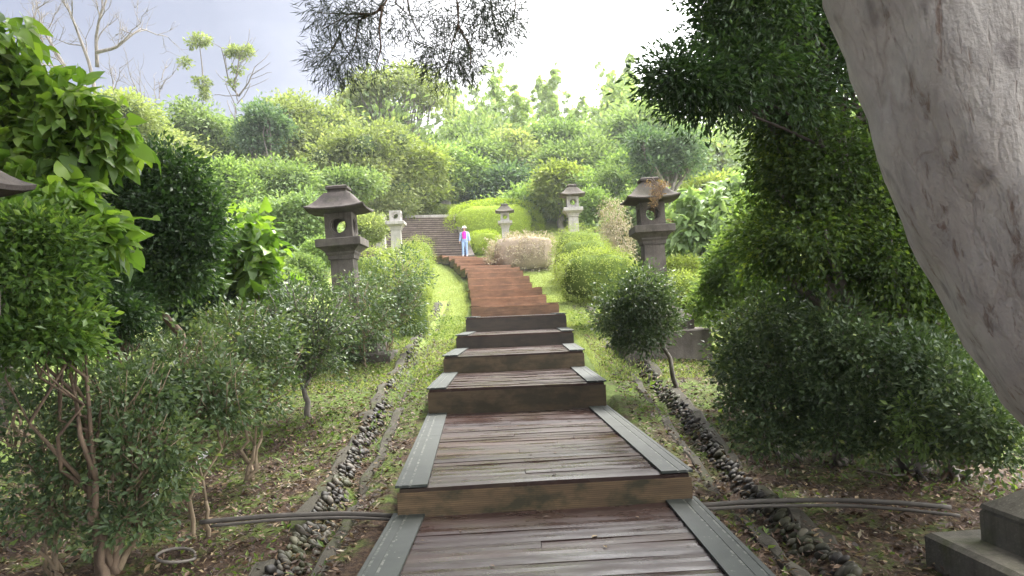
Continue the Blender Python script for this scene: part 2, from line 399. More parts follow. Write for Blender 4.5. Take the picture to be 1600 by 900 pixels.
def crown(mb, rng, lobes, clumps, per, cr, L, W, kind=0, upw=.6, droop=.15, shell=.55, flat_=.8, m=0, vlo=0., vhi=1., hemi=-.55, out=.7, box=0, lv=.12, tail=0.):
    """lobes: [(centre, (rx,ry,rz))]; clumps of leaves over each lobe's volume"""
    vol = np.array([max(r) ** 1.6 if not np.isscalar(r) else r ** 1.6 for _, r in lobes]); vol = vol / vol.mean()
    for (c, r), w in zip(lobes, vol):
        k = max(3, int(clumps * w)); r = np.asarray(r, float) * np.ones(3)
        d = nrm(rng.normal(size=(k * 3, 3))); d = d[d[:, 2] > hemi + rng.normal(size=len(d)) * .2][:k]; k = len(d)
        rad = shell + (1.08 - shell) * rng.random(k) ** .6
        if tail: rad = rad + tail * (rng.random(k) < .14) * rng.random(k)
        pd = d / (np.abs(d) ** box).sum(1, keepdims=True) ** (1 / box) if box else d
        if box: pd = pd * (1 + .05 * np.sin(pd * 5 + w)[:, ::-1])
        cc = np.asarray(c) + pd * rad[:, None] * r
        cv = np.clip(rng.random(k) + lv * rng.normal(), 0, 1)
        n = k * per
        dd = np.repeat(d, per, 0)
        off = rng.normal(size=(n, 3)) * cr * np.array([1, 1, flat_])
        P = np.repeat(cc, per, 0) + off
        D = dd * out + nrm(off) * .6 + rng.normal(size=(n, 3)) * .45 - UPV * droop
        N = UPV * upw + dd * .45 + rng.normal(size=(n, 3)) * .45
        v = vlo + (vhi - vlo) * np.clip(.5 * np.repeat(cv, per) + .5 * rng.random(n), 0, 1)
        ls = L * ((.65 + .6 * rng.random(n)) if kind == 0 else (.5 + .9 * rng.random(n)))
        leaves(mb, rng, P, D, N, ls, W * ls / L, v, kind, m)

def lobes_in(rng, c, R, k, rl, zlo=-1):
    """k lobe centres inside the ellipsoid R about c, lobes of relative size rl"""
    o = []
    R = np.asarray(R, float)
    for i in range(k):
        d = nrm(rng.normal(size=3)); d[2] = max(d[2], zlo); s = rng.random() ** .5 * (1 - rl * .85) * (1.22 if i % 5 == 0 else 1)
        q = rl * (.55 + .8 * rng.random()) * (.6 if i % 5 == 0 else 1)
        o.append((np.asarray(c) + d * R * s, np.maximum(R * q, min(R) * q * 1.1)))
    return o

def limb(p0, p1, rng, k=5, wob=.06, sag=0.):
    t = np.linspace(0, 1, k)[:, None]; L = np.linalg.norm(np.asarray(p1) - p0)
    P = np.asarray(p0) * (1 - t) + np.asarray(p1) * t + rng.normal(size=(k, 3)) * wob * L * np.sin(t * math.pi)
    P[:, 2] += sag * L * np.sin(t[:, 0] * math.pi); return P

def plant(name, label, cat, base, mat, lobes, leaf, bark=BARK, trunk_r=.03, stems=1, fork=.35, group=None, seed=0, spread=.3, core=None, crown_name='foliage', stem_name='stem', limbs=True, extra=None, twigs=3):
    """a rooted plant: thing > stem(s), foliage.  lobes in world coordinates"""
    rng = np.random.default_rng(seed + 11)
    base = np.asarray(base, float)
    t = thing(name, label, cat, base, 0, group)
    st = MB()
    cen = np.mean([c for c, _ in lobes], 0) - base
    for s in range(stems):
        b0 = np.array([rng.normal() * spread * .25, rng.normal() * spread * .25, -.08]) if stems > 1 else np.array([0, 0, -.15])
        fk = cen * np.array([.75, .75, fork * 2]) * .5 + rng.normal(size=3) * spread * .3
        P = limb(b0, fk, rng, 6, .05); st.tube(P, np.linspace(trunk_r * 1.25, trunk_r * .75, 6), 7)
        if limbs:
            for (c, r) in lobes[s::stems]:
                e_ = np.asarray(c) - base; tw_ = 1.15 if twigs > 5 else .8
                Q = limb(fk, e_, rng, 6, .07); st.tube(Q, np.linspace(trunk_r * .7, trunk_r * .2, 6), 5)
                for _ in range(twigs):
                    j = rng.integers(2, 5); d = nrm(rng.normal(size=3)) * np.asarray(r) * tw_; d[2] = abs(d[2])
                    st.tube(limb(Q[j], Q[-1] + d, rng, 4, .08), np.linspace(max(trunk_r * .35, .006 if twigs > 5 else 0), max(trunk_r * .1, .0025 if twigs > 5 else 0), 4), 4)
    if extra: extra(st, base, rng)
    st.build(stem_name, bark, t)
    mb = MB()
    L2 = [(np.asarray(c) - base, r) for c, r in lobes]
    crown(mb, rng, L2, **leaf)
    mats = [LM[mat] if isinstance(mat, str) else mat]
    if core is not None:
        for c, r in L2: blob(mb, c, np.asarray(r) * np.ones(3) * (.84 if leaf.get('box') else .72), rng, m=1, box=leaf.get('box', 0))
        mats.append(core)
    mb.build(crown_name, mats, t)
    return t

_ico = {}
def ico(sub):
    if sub not in _ico:
        bm = bmesh.new(); bmesh.ops.create_icosphere(bm, subdivisions=sub, radius=1)
        _ico[sub] = (np.array([v.co[:] for v in bm.verts]), np.array([[v.index for v in f.verts] for f in bm.faces])); bm.free()
    return _ico[sub]
def blob(mb, c, r, rng, sub=2, j=.12, m=0, v=.4, box=0):
    V, Fc = ico(sub + (1 if box else 0))
    if box: V = V / (np.abs(V) ** box).sum(1, keepdims=True) ** (1 / box); j = .04
    mb.add(np.asarray(c) + V * np.asarray(r) * (1 + rng.normal(size=(len(V), 1)) * j), tris=Fc, m=m, v=v, smooth=True)

def pl(px, py, Y, rx, ry, dy=None):
    """foliage lobe given by its photo centre, half sizes in photo pixels and distance"""
    k = Y / F
    return (at(px, py, Y), np.array([rx * k, (dy if dy is not None else (rx + ry) / 2 * k), ry * k]))

# ------------------------------------------------------------------ the ground
def build_ground():
    xs = np.unique(np.concatenate([np.linspace(-420, -60, 14), np.linspace(-60, -9, 26), np.linspace(-9, 9, 120), np.linspace(9, 60, 26), np.linspace(60, 420, 14)]))
    ys = np.unique(np.concatenate([np.linspace(-120, -20, 6), np.linspace(-20, 2, 12), np.linspace(2, 24, 150), np.linspace(24, 60, 90), np.linspace(60, 200, 28), np.linspace(200, 420, 8)]))
    X, Y = np.meshgrid(xs, ys); Z = terr(X, Y)
    rng = np.random.default_rng(1)
    nearm = (np.abs(X) < 9) & (Y < 24) & (Y > 2)
    Z = Z + np.where(nearm, rng.normal(size=Z.shape) * .012, 0)
    # the shallow drainage channels either side of the stairway
    for s in (-1, 1):
        cx = np.array([chan_x(s, y) for y in ys])[:, None]
        Z = Z - .16 * np.exp(-((X - cx) / .13) ** 2) * ((Y > 2) & (Y < 27))
    # ground sinks under the landings
    V = np.stack([X, Y, Z], -1).reshape(-1, 3); n = len(xs)
    i, j = np.meshgrid(np.arange(len(ys) - 1), np.arange(n - 1), indexing='ij')
    a = (i * n + j).ravel(); q = np.stack([a, a + 1, a + n + 1, a + n], 1)
    mb = MB(); mb.add(V, quads=q, smooth=True)
    tag(mb.build('ground', GROUND), kind='structure')
LCH = ([3, 5, 7, 9.6, 15.5, 21, 27], [-1.62, -1.68, -1.72, -1.83, -2.0, -2.2, -2.4])
RCH = ([3, 5, 7, 9, 13, 18, 25, 27], [1.98, 2.02, 2.05, 2.1, 2.1, 2.15, 2.05, 2.0])
def chan_x(s, y): return float(np.interp(y, *(LCH if s < 0 else RCH)))
build_ground()

# ------------------------------------------------------------------ wooden stairway
# riser: centre px, distance, top (relative to the eye), width, yaw (degrees)
RS = [(840, 6.30, -1.413, 2.50, 3), (802, 10.4, -1.00, 2.50, 1), (799.5, 13.1, -.69, 2.50, 1), (802.5, 15.7, -.40, 2.50, 1), (805.5, 18.3, -.03, 2.50, 1),
      (805, 21.0, .28, 2.50, 2), (795.5, 23.4, .59, 2.40, 3), (792, 25.4, .90, 2.50, 4), (783.5, 27.4, 1.16, 2.36, 6), (781.5, 29.3, 1.52, 2.48, 9),
      (776.5, 31.2, 1.86, 2.42, 13), (772.5, 33.0, 2.14, 2.55, 17), (762, 34.6, 2.38, 2.55, 22), (753, 36.2, 2.62, 2.5, 27), (746, 37.7, 2.93, 2.4, 31), (736, 39.1, 3.17, 2.5, 36), (722, 40.2, 3.33, 2.5, 44)]
def riser_line(i):
    px, Y, zt, w, yaw = RS[i]
    cx = at(px, 480, Y)[0]; a = math.radians(yaw); d = np.array([math.cos(a), math.sin(a)])
    c = np.array([cx, Y]); return c - d * w / 2, c + d * w / 2, zt + EYE
def build_stairs():
    t = thing('wooden_stairway', 'long wet wooden stairway of broad deck steps climbing the slope', 'stairway', (0.2, 6, -.05))
    off = np.array([0.2, 6, -.05]); rng = np.random.default_rng(5)
    lines = [riser_line(i) for i in range(len(RS))]
    first = (np.array([-1.05, 1.2]), np.array([1.50, 1.35]), EYE - 1.66)
    lines = [first] + lines
    for i in range(len(lines)):
        A, B, z = lines[i]
        if i + 1 < len(lines):
            C, D, zn = lines[i + 1]
        else:
            C, D, zn = A + np.array([-1.6, 2.0]), B + np.array([-1.2, 2.4]), z
        zb = z + (.06 if i == 1 else .012)                      # boards rise a little to the back
        if i == 0: zb = z + .005
        # keep this step's own width to the back
        mid = (C + D) / 2; dr = nrm((D - C)); w = np.linalg.norm(B - A); C2, D2 = mid - dr * w / 2, mid + dr * w / 2
        dd = nrm(np.array([-(dr[1]), dr[0]])); C2 = C2 + dd * .05; D2 = D2 + dd * .05
        def q(u, v, dz=0.):
            p = (A * (1 - u) + B * u) * (1 - v) + (C2 * (1 - u) + D2 * u) * v
            return np.array([p[0], p[1], z * (1 - v) + zb * v + dz]) - off
        length = np.linalg.norm((C2 + D2) / 2 - (A + B) / 2)
        mb = MB(); ew = .27 / w
        # joists and side boards below the deck
        mb.hexa([q(.012, .01, -.34), q(.988, .01, -.34), q(.988, 1, -.34), q(.012, 1, -.34)], [q(.012, .01, -.045), q(.988, .01, -.045), q(.988, 1, -.045), q(.012, 1, -.045)], v=.2, m=0)
        n = max(4, int(length / .15)); gap = .018 / n
        split = .5 + rng.normal() * .04
        bow = .012 if i <= 2 else .006
        for k in range(n):
            v0, v1 = k / n + gap * .5, (k + 1) / n - gap * .5
            if k == 0: v0 = -.012 / length * 1.0
            tl = rng.normal() * .0016; hv = rng.normal() * .001
            sp = split
            for u0, u1 in (((.008, sp - .001), (sp + .001, .992)) if k % 6 == 2 else ((.008, .992),)):
                us = np.linspace(u0, u1, 7); col = np.clip((.45 + rng.normal() * .17), 0, 1)
                top, bot = [], []
                ph = rng.random() * 6
                for u in us:
                    hw = bow * math.sin(u * 5 + ph) * .35 + hv
                    for vv, e_ in ((v0, -tl), ((v0 + v1) / 2, .0025), (v1, tl)):
                        top.append(q(u, vv, hw + e_)); 
                    bot.append(q(u, v0, -.04)); bot.append(q(u, v1, -.04))
                V = top + bot; o = len(top); Q = []
                for a in range(6):
                    for b in range(2): s0 = a * 3 + b; Q.append((s0, s0 + 3, s0 + 4, s0 + 1))
                    Q.append((o + a * 2, o + a * 2 + 2, a * 3 + 3, a * 3)); Q.append((a * 3 + 2, a * 3 + 5, o + a * 2 + 3, o + a * 2 + 1))
                Q.append((o, 0, 1, 1 + 0)) if False else None
                Q.append((o, 0, 2, o + 1)); Q.append((18, o + 12, o + 13, 20))
                mb.add(V, quads=Q, v=col, m=1)
        step = mb.build('step', [RISER2, DECK if i < 6 else DECKR], t)
        # riser board
        rb = MB(); zl = (lines[i - 1][2] if i else z - .3) - z
        if i >= 1: zl = zl - .01 + (.06 if i == 2 else .012)
        fr = nrm(np.array([-(B - A)[1], (B - A)[0]])); pr = -fr * .022
        def rq(u, dz, k):
            p = A * (1 - u) + B * u + fr * k; return np.array([p[0], p[1], z + dz]) - off
        rb.hexa([rq(.0, zl, -.022), rq(1, zl, -.022), rq(1, zl, .012), rq(0, zl, .012)], [rq(0, -.036, -.022), rq(1, -.036, -.022), rq(1, -.036, .012), rq(0, -.036, .012)])
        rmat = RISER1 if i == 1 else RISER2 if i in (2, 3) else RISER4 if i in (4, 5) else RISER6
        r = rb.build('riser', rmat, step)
        if i == 1: r['label'] = 'light brown grooved riser with dark moss stains'
        # side edge boards
        for s in (0, 1):
            eb = MB(); m0 = .028
            cuts = [-.02 / length, .55, 1.0] if length > 3.2 else [-.02 / length, 1.0]
            for a, b in zip(cuts[:-1], cuts[1:]):
                b2 = b - .004 / length
                us = [0, .12, .2, .42, .5, 1.0]
                lv = [0, .3, 0, .38, 0]
                for x0, x1, l_ in zip(us[:-1], us[1:], lv):
                    u0, u1 = (x0 * ew - .006, x1 * ew - .006) if s == 0 else (1.006 - x1 * ew, 1.006 - x0 * ew)
                    gz = m0 - (.004 if x0 in (.12, .42) else 0)
                    eb.hexa([q(u0, a, .006), q(u1, a, .006), q(u1, b2, .006), q(u0, b2, .006)], [q(u0, a, gz), q(u1, a, gz), q(u1, b2, gz), q(u0, b2, gz)], v=l_ if i < 6 else 0)
            eb.build('edge_board', EDGE if i < 6 else RISER6, step)
build_stairs()

# ------------------------------------------------------------------ stone staircase at the top
def build_stone_stairs():
    bx, by = at(735, 400, 42.6)[0], 42.6
    ang = math.radians(12); n = 20
    t = thing('stone_staircase', 'broad brown stone staircase rising behind the person', 'staircase', (bx, by, T(bx, by) - .2), ang)
    z0 = T(bx, by) - .2; ztop = at(700, 341, 48.6)[2]
    rise = (ztop - 3.3 - EYE) / n; tread = 6.0 / n; wd_ = 8.2; rng = np.random.default_rng(3)
    mb = MB(); zb = 3.3 + EYE - z0
    for k in range(n):
        j = rng.normal() * .012
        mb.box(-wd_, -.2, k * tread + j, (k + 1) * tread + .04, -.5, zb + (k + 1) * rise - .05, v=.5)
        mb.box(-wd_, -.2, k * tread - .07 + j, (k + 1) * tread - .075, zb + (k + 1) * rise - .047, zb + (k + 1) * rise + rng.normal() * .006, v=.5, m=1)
    mb.build('steps', [stone_mat('shaded_step_riser', (.05, .04, .034), (.11, .09, .075), .3), STEPS], t)  # shade under the tread overhang is put into the darker riser colour
    mb = MB(); mb.box(-wd_, -.2, n * tread + .05, n * tread + 2.6, -.5, zb + n * rise + .002); mb.box(-wd_, .15, n * tread + .02, n * tread + .4, zb + n * rise + .004, zb + n * rise + .22)
    mb.build('coping', STONEL, t)
    mb = MB(); mb.hexa([(-.19, -.3, -.5), (.2, -.3, -.5), (.2, n * tread, -.5), (-.19, n * tread, -.5)], [(-.19, -.3, zb + .25), (.2, -.3, zb + .25), (.2, n * tread, zb + n * rise + .2), (-.19, n * tread, zb + n * rise + .2)])
    mb.build('side_wall', STONE, t)
build_stone_stairs()

# ------------------------------------------------------------------ cobbled gutters
def build_gutter(s, label):
    rng = np.random.default_rng(20 + s)
    y0, y1 = 3.2, 26.0
    t = thing('cobbled_gutter', label, 'gutter', (chan_x(s, 5), 5, T(chan_x(s, 5), 5)))
    off = np.array(t.location)
    V, Fc = ico(2); mb = MB()
    y = y0
    while y < y1:
        x = chan_x(s, y); g = float(np.interp(y, GY, GZ)) - .05
        dens = 1.0 if y < 11 else max(.5, 1 - (y - 11) * .1); lowr = min(.02, max(0, y - 9) * .006)
        if 11.6 < y < 12.4 or (s < 0 and 17.0 < y < 18.0) or (s > 0 and 14.4 < y < 15.2): dens = .4
        for k in range(4):
            if rng.random() > dens: continue
            f = (k + rng.random() * .6) / 3.6
            px = x + s * (.05 + .17 * f) + rng.normal() * .012; pz = T(px, y) - .165 - lowr + .24 * f ** .9 + rng.normal() * .012
            if f > .85: pz -= .03
            r = .026 + .03 * rng.random() ** 1.5; a = rng.random() * 6.28
            R = np.array([[math.cos(a), -math.sin(a), 0], [math.sin(a), math.cos(a), 0], [0, 0, 1]])
            tilt = -s * .7; Ry = np.array([[math.cos(tilt), 0, math.sin(tilt)], [0, 1, 0], [-math.sin(tilt), 0, math.cos(tilt)]])
            Q = (V * (1 + .16 * np.sin(V @ rng.normal(size=3) * 2 + rng.random() * 6))[:, None] * np.array([1.25, .85, .62]) * r) @ R.T @ Ry.T
            mb.add(Q + np.array([px, y + rng.normal() * .02, pz]) - off, tris=Fc, v=rng.random() ** 1.3, smooth=True)
        y += .085
    c = mb.build('cobbles', COBBLE, t); c['kind'] = 'stuff'
    for o_, w_, nm, hh in ((-s * .15, .11, 'kerb', .045), (s * .29, .15, 'bank_top', .075)):
        mb = MB(); ys = np.arange(y0, y1, .32); prev = None; rows = []
        for yy in ys:
            x = chan_x(s, yy) + o_ + rng.normal() * .018; w2 = w_ / 2 * (1 + rng.normal() * .15); z = T(x, yy) + hh - .03 + rng.normal() * .012 - .10 * (math.sin(yy * 1.9 + s * 2 + o_ * 9) + .6 * math.sin(yy * 4.7 + o_ * 30) > (.7 if yy < 12 else .45))
            rows.append([(x - w2 - .03, yy, z - .22), (x - w2, yy, z - .015), (x - w2 * .7, yy, z + rng.normal() * .008), (x + w2 * .7, yy, z + rng.normal() * .008), (x + w2, yy, z - .015), (x + w2 + .03, yy, z - .22)])
        Vv = np.array(rows).reshape(-1, 3) - off; Q = []
        for a in range(len(rows) - 1):
            for b in range(5): Q.append((a * 6 + b, a * 6 + b + 1, a * 6 + b + 7, a * 6 + b + 6))
        mb.add(Vv, quads=Q); mb.build(nm, KERB, t)
build_gutter(-1, 'cobble lined drainage gutter along the left side of the wooden stairs')
build_gutter(1, 'cobble lined drainage gutter along the right side of the wooden stairs')

# ------------------------------------------------------------------ stone lanterns
def wall_hole(mb, w, h, r, th, z0, axis, sgn, v=.5, wu=None):
    wo = w; w = wu or w
    """upright plate with a round opening, outer face on +-axis at distance w"""
    n = 32; a = (np.arange(n) + .5) * 2 * math.pi / n
    cu, cz = 0, z0 + h / 2
    sq = []
    for t_ in a:
        c, s_ = math.cos(t_), math.sin(t_); k = min(w / max(abs(c), 1e-6), (h / 2) / max(abs(s_), 1e-6)); sq.append((c * k, s_ * k))
    sq = np.array(sq)
    # pull the nearest samples into the four corners
    for cx in (-1, 1):
        for cz_ in (-1, 1):
            i = np.argmin(((sq - np.array([cx * w, cz_ * h / 2])) ** 2).sum(1)); sq[i] = (cx * w, cz_ * h / 2)
    ci = np.stack([np.cos(a), np.sin(a)], 1) * r; c2 = np.stack([np.cos(a), np.sin(a)], 1) * (r + .03)
    rings = [(sq, 0.), (c2, 0.), (c2 * .99, -.015), (ci, -.015), (ci, -th), (sq, -th)]
    V = []
    for R, dpt in rings:
        for u, z in R:
            d = sgn * (wo + dpt)
            if axis == 'y': V.append((u * (1 if dpt == 0 else 1), d, cz + z))
            else: V.append((d, u, cz + z))
    Q = []
    for k in range(len(rings)):
        for j in range(n):
            k2 = (k + 1) % len(rings); Q.append((k * n + j, k * n + (j + 1) % n, k2 * n + (j + 1) % n, k2 * n + j))
    mb.add(V, quads=Q, v=v)

def lantern(label, x, y, zb, rz=0, tilt=(0, 0), roof=True, scale=1., sink=.3, base=STONE, group='stone lanterns beside the stairway', mat=STONE, roofmat=STONED):
    t = thing('stone_lantern', label, 'stone lantern', (x, y, zb), rz, group)
    t.rotation_euler = (tilt[0], tilt[1], rz); t.scale = (scale,) * 3
    def bev(h, z0, z1, b=.02): return [(h, z0), (h, z1 - b), (h - b, z1)]
    mb = MB(); mb.sqloft(bev(.85, -sink, .3, .03)); mb.sqloft(bev(.60, .296, .52, .02)); mb.build('base', base, t)
    mb = MB(); pr = [(.60, .523)]
    for k in range(9): f = k / 8; pr.append((.23 + .36 * (1 - f) ** 2.4, .55 + .55 * f))
    mb.sqloft(pr, smooth=False); mb.build('flared_foot', base, t)
    mb = MB(); mb.sqloft([(.222, 1.103), (.205, 2.05)]); mb.build('pillar', mat, t)
    mb = MB(); mb.sqloft([(.235, 2.053), (.24, 2.12), (.265, 2.16), (.265, 2.185), (.29, 2.21), (.37, 2.277)]); mb.sqloft([(.395, 2.28), (.41, 2.29), (.41, 2.42), (.39, 2.435)]); mb.build('platform', mat, t)
    mb = MB()
    for ax in 'xy':
        for sg in (-1, 1): wall_hole(mb, .25, .47, .135, .07, 2.437, ax, sg, wu=.25 if ax == 'y' else .178)
    mb.sqloft([(.285, 2.436), (.285, 2.462), (.252, 2.475)]) if False else None
    mb.build('light_box', mat, t)
    if roof:
        mb = MB(); n = 12; e_ = .54
        # concave hipped roof with upturned corners: grid over the square
        us = np.linspace(-1, 1, 2 * n + 1); N = len(us)
        U, Vv = np.meshgrid(us, us); rr = np.maximum(np.abs(U), np.abs(Vv)); mn = np.minimum(np.abs(U), np.abs(Vv))
        ztop = 2.975 + .32 * np.clip((1 - rr) / .56, 0, 1) ** 1.45
        ztop = ztop + .05 * np.clip(rr - .55, 0, 1) / .45 * (mn / np.maximum(rr, .01)) ** 3
        zbot = 2.912 + .035 * (np.clip(rr - .5, 0, 1) / .5) + .05 * np.clip(rr - .55, 0, 1) / .45 * (mn / np.maximum(rr, .01)) ** 3
        top = np.stack([U * e_, Vv * e_, ztop], -1).reshape(-1, 3); bot = np.stack([U * e_ * .985, Vv * e_ * .985, zbot], -1).reshape(-1, 3)
        Q = []
        for i in range(N - 1):
            for j in range(N - 1):
                a = i * N + j; Q.append((a, a + 1, a + N + 1, a + N)); b = N * N + a; Q.append((b + N, b + N + 1, b + 1, b))
        edge = [j for j in range(N)] + [i * N + N - 1 for i in range(1, N)] + [(N - 1) * N + j for j in range(N - 2, -1, -1)] + [i * N for i in range(N - 2, 0, -1)]
        for k in range(len(edge)):
            a, b = edge[k], edge[(k + 1) % len(edge)]; Q.append((b, a, a + N * N, b + N * N))
        mb.add(np.concatenate([top, bot]), quads=Q, smooth=True)
        ob = mb.build('roof', roofmat, t)
        ob.data.set_sharp_from_angle(angle=math.radians(35)) if hasattr(ob.data, 'set_sharp_from_angle') else None
        mb = MB(); mb.sqloft([(.2, 3.285), (.17, 3.31), (.165, 3.35), (.20, 3.365), (.20, 3.41), (.16, 3.435)]); mb.build('finial', roofmat, t)
    return t
def lantern_at(label, px, ptop, Y, height=3.43, **k):
    p = at(px, ptop, Y); s = k.get('scale', 1.)
    zb = p[2] - height * s; k['sink'] = max(.3, (zb - T(p[0], Y)) / s + .3)
    return lantern(label, p[0], Y, zb, **k)
lantern_at('dark stone lantern behind the hedge on the left of the wooden stairs, leaning left', 541, 291, 15.6, scale=1.14, tilt=(0, math.radians(-2.5)))
lan_r = lantern_at('dark stone lantern right of the stairs with dead creeper on its roof', 1017, 279, 14.4, scale=.95, tilt=(0, math.radians(-1)))
lantern_at('grey stone lantern with moss green light box beyond the trimmed hedge', 893, 289, 31.2, mat=STONEL, roofmat=STONE)
lantern_at('small far stone lantern standing in the dry brown hedge', 788, 319, 42, mat=STONEL, roofmat=STONE)
lantern_at('roofless pale stone lantern in front of the stone staircase', 618, 330, 32.5, height=2.907, roof=False, mat=STONEL)
lantern_at('pale roofless lantern half hidden behind the leaning dark lantern', 594, 336, 35.5, height=2.907, roof=False, mat=STONEL)
lantern('near lantern whose roof corner juts in at the left edge', -3.2, 3.6, EYE - 2.17)
lantern('mossy lantern base beside the big leaning trunk at the right edge', 3.82, 4.62, EYE - 2.0, rz=math.radians(4), base=STONEG)
# dead creeper lying on the roof of the right lantern
def creeper():
    p = at(1030, 292, 14.0); rng = np.random.default_rng(8); mb = MB()
    t = thing('dead_creeper', 'dead orange brown creeper draped over the right lantern roof', 'creeper', p)
    pts = [(1022, 284), (1034, 290), (1026, 305), (1022, 318), (1019, 335)]
    st = MB()
    for q in range(7):
        P = [at(a + rng.normal() * 4, b + rng.normal() * 3, 13.83 - .02 * i) - p for i, (a, b) in enumerate(pts[:3 + q % 3])]; st.tube(P, .006, 4)
    st.build('stem', BARK, t)
    lb = [(at(1033, 291, 14.0) - p, (.11, .1, .1)), (at(1026, 304, 13.85) - p, (.09, .05, .1)), (at(1021, 318, 13.8) - p, (.03, .03, .08)), (at(1012, 288, 13.9) - p, (.04, .04, .03))]
    crown(mb, rng, lb, 22, 8, .025, .05, .018, shell=.1)
    m = leaf_mat('orange_dead_leaf', [(0, (.13, .08, .045)), (.6, (.26, .16, .09)), (1, (.42, .33, .2))], .2, .8, .2)
    mb.build('foliage', m, t)
creeper()
# stone post above the top of the stairs
def post():
    p = at(697, 314, 52); mb = MB(); h = p[2] - T(p[0], 52)
    mb.sqloft([(.26, -h - .2), (.24, -.42), (.34, -.38), (.34, -.1), (.2, 0)])
    o = mb.build('stone_post', STONEL); o.location = p; tag(o, 'pale stone post standing above the top of the stone staircase', 'post')
post()

# ------------------------------------------------------------------ pipes, fallen wood
def rod(name, label, cat, pts, r, mat, n=8, group=None, drop=True):
    P = np.array(pts); c = P[0].copy(); mb = MB()
    # smooth through the points
    tt = np.linspace(0, len(P) - 1, len(P) * 5); Q = np.stack([np.interp(tt, np.arange(len(P)), P[:, k]) for k in range(3)], 1)
    for _ in range(3): Q[1:-1] = (Q[:-2] + Q[1:-1] * 2 + Q[2:]) / 4
    mb.tube(Q - c, r, n); o = mb.build(name, mat); o.location = c; return tag(o, label, cat, group)
gp = 'grey pipes beside the stairway'
rod('water_pipe', 'grey pipe lying across the left cobbled gutter, upper of the pair', 'pipe', [at(312, 816, 6.42), at(420, 806, 6.45), at(540, 802, 6.5), at(614, 806, 6.5)], .021, PIPE, group=gp)
rod('water_pipe', 'thin grey pipe just below its partner over the left gutter', 'pipe', [at(330, 822, 6.3), at(430, 812, 6.36), at(540, 808, 6.42), at(613, 812, 6.42)], .013, PIPE, group=gp)
rod('water_pipe', 'grey pipe arching over the right cobbled gutter towards the mossy lantern base', 'pipe', [at(1090, 790, 6.35), at(1180, 783, 6.45), at(1300, 781, 6.55), at(1400, 785, 6.5), at(1486, 793, 6.4)], .021, PIPE, group=gp)
rod('water_pipe', 'lower grey pipe diverging from its partner on the right leaf litter', 'pipe', [at(1092, 796, 6.2), at(1200, 790, 6.3), at(1330, 790, 6.4), at(1420, 797, 6.3), at(1500, 806, 6.2)], .015, PIPE, group=gp)
def on_ground(px, py, up_=.03):
    p = ground_at(px, py); p[2] += up_; return p
rod('fallen_log', 'pale lichen covered log lying under the left shrubs', 'log', [on_ground(232, 792, .05), on_ground(262, 765, .07), on_ground(300, 735, .07), on_ground(322, 715, .05)], .035, BARKP)
rod('fallen_branch', 'thin bare branch lying on dark leaf litter at the right', 'branch', [on_ground(1405, 706), on_ground(1425, 730), on_ground(1448, 755)], .016, BARKG)
rod('fallen_branch', 'short bare stick lying across the litter beneath right shrubs', 'branch', [on_ground(1355, 740), on_ground(1390, 748), on_ground(1430, 745)], .011, BARKG)
def hose():
    p = on_ground(275, 885, .03); mb = MB(); a = np.linspace(.3, 6.8, 34)
    mb.tube(np.stack([np.cos(a) * .14, np.sin(a) * .17, .02 + .06 * np.sin(a * .5)], 1), .012, 6)
    o = mb.build('root_coil', BARKG); o.location = p; tag(o, 'pale root curled in a loop on the ground at lower left', 'root')
hose()

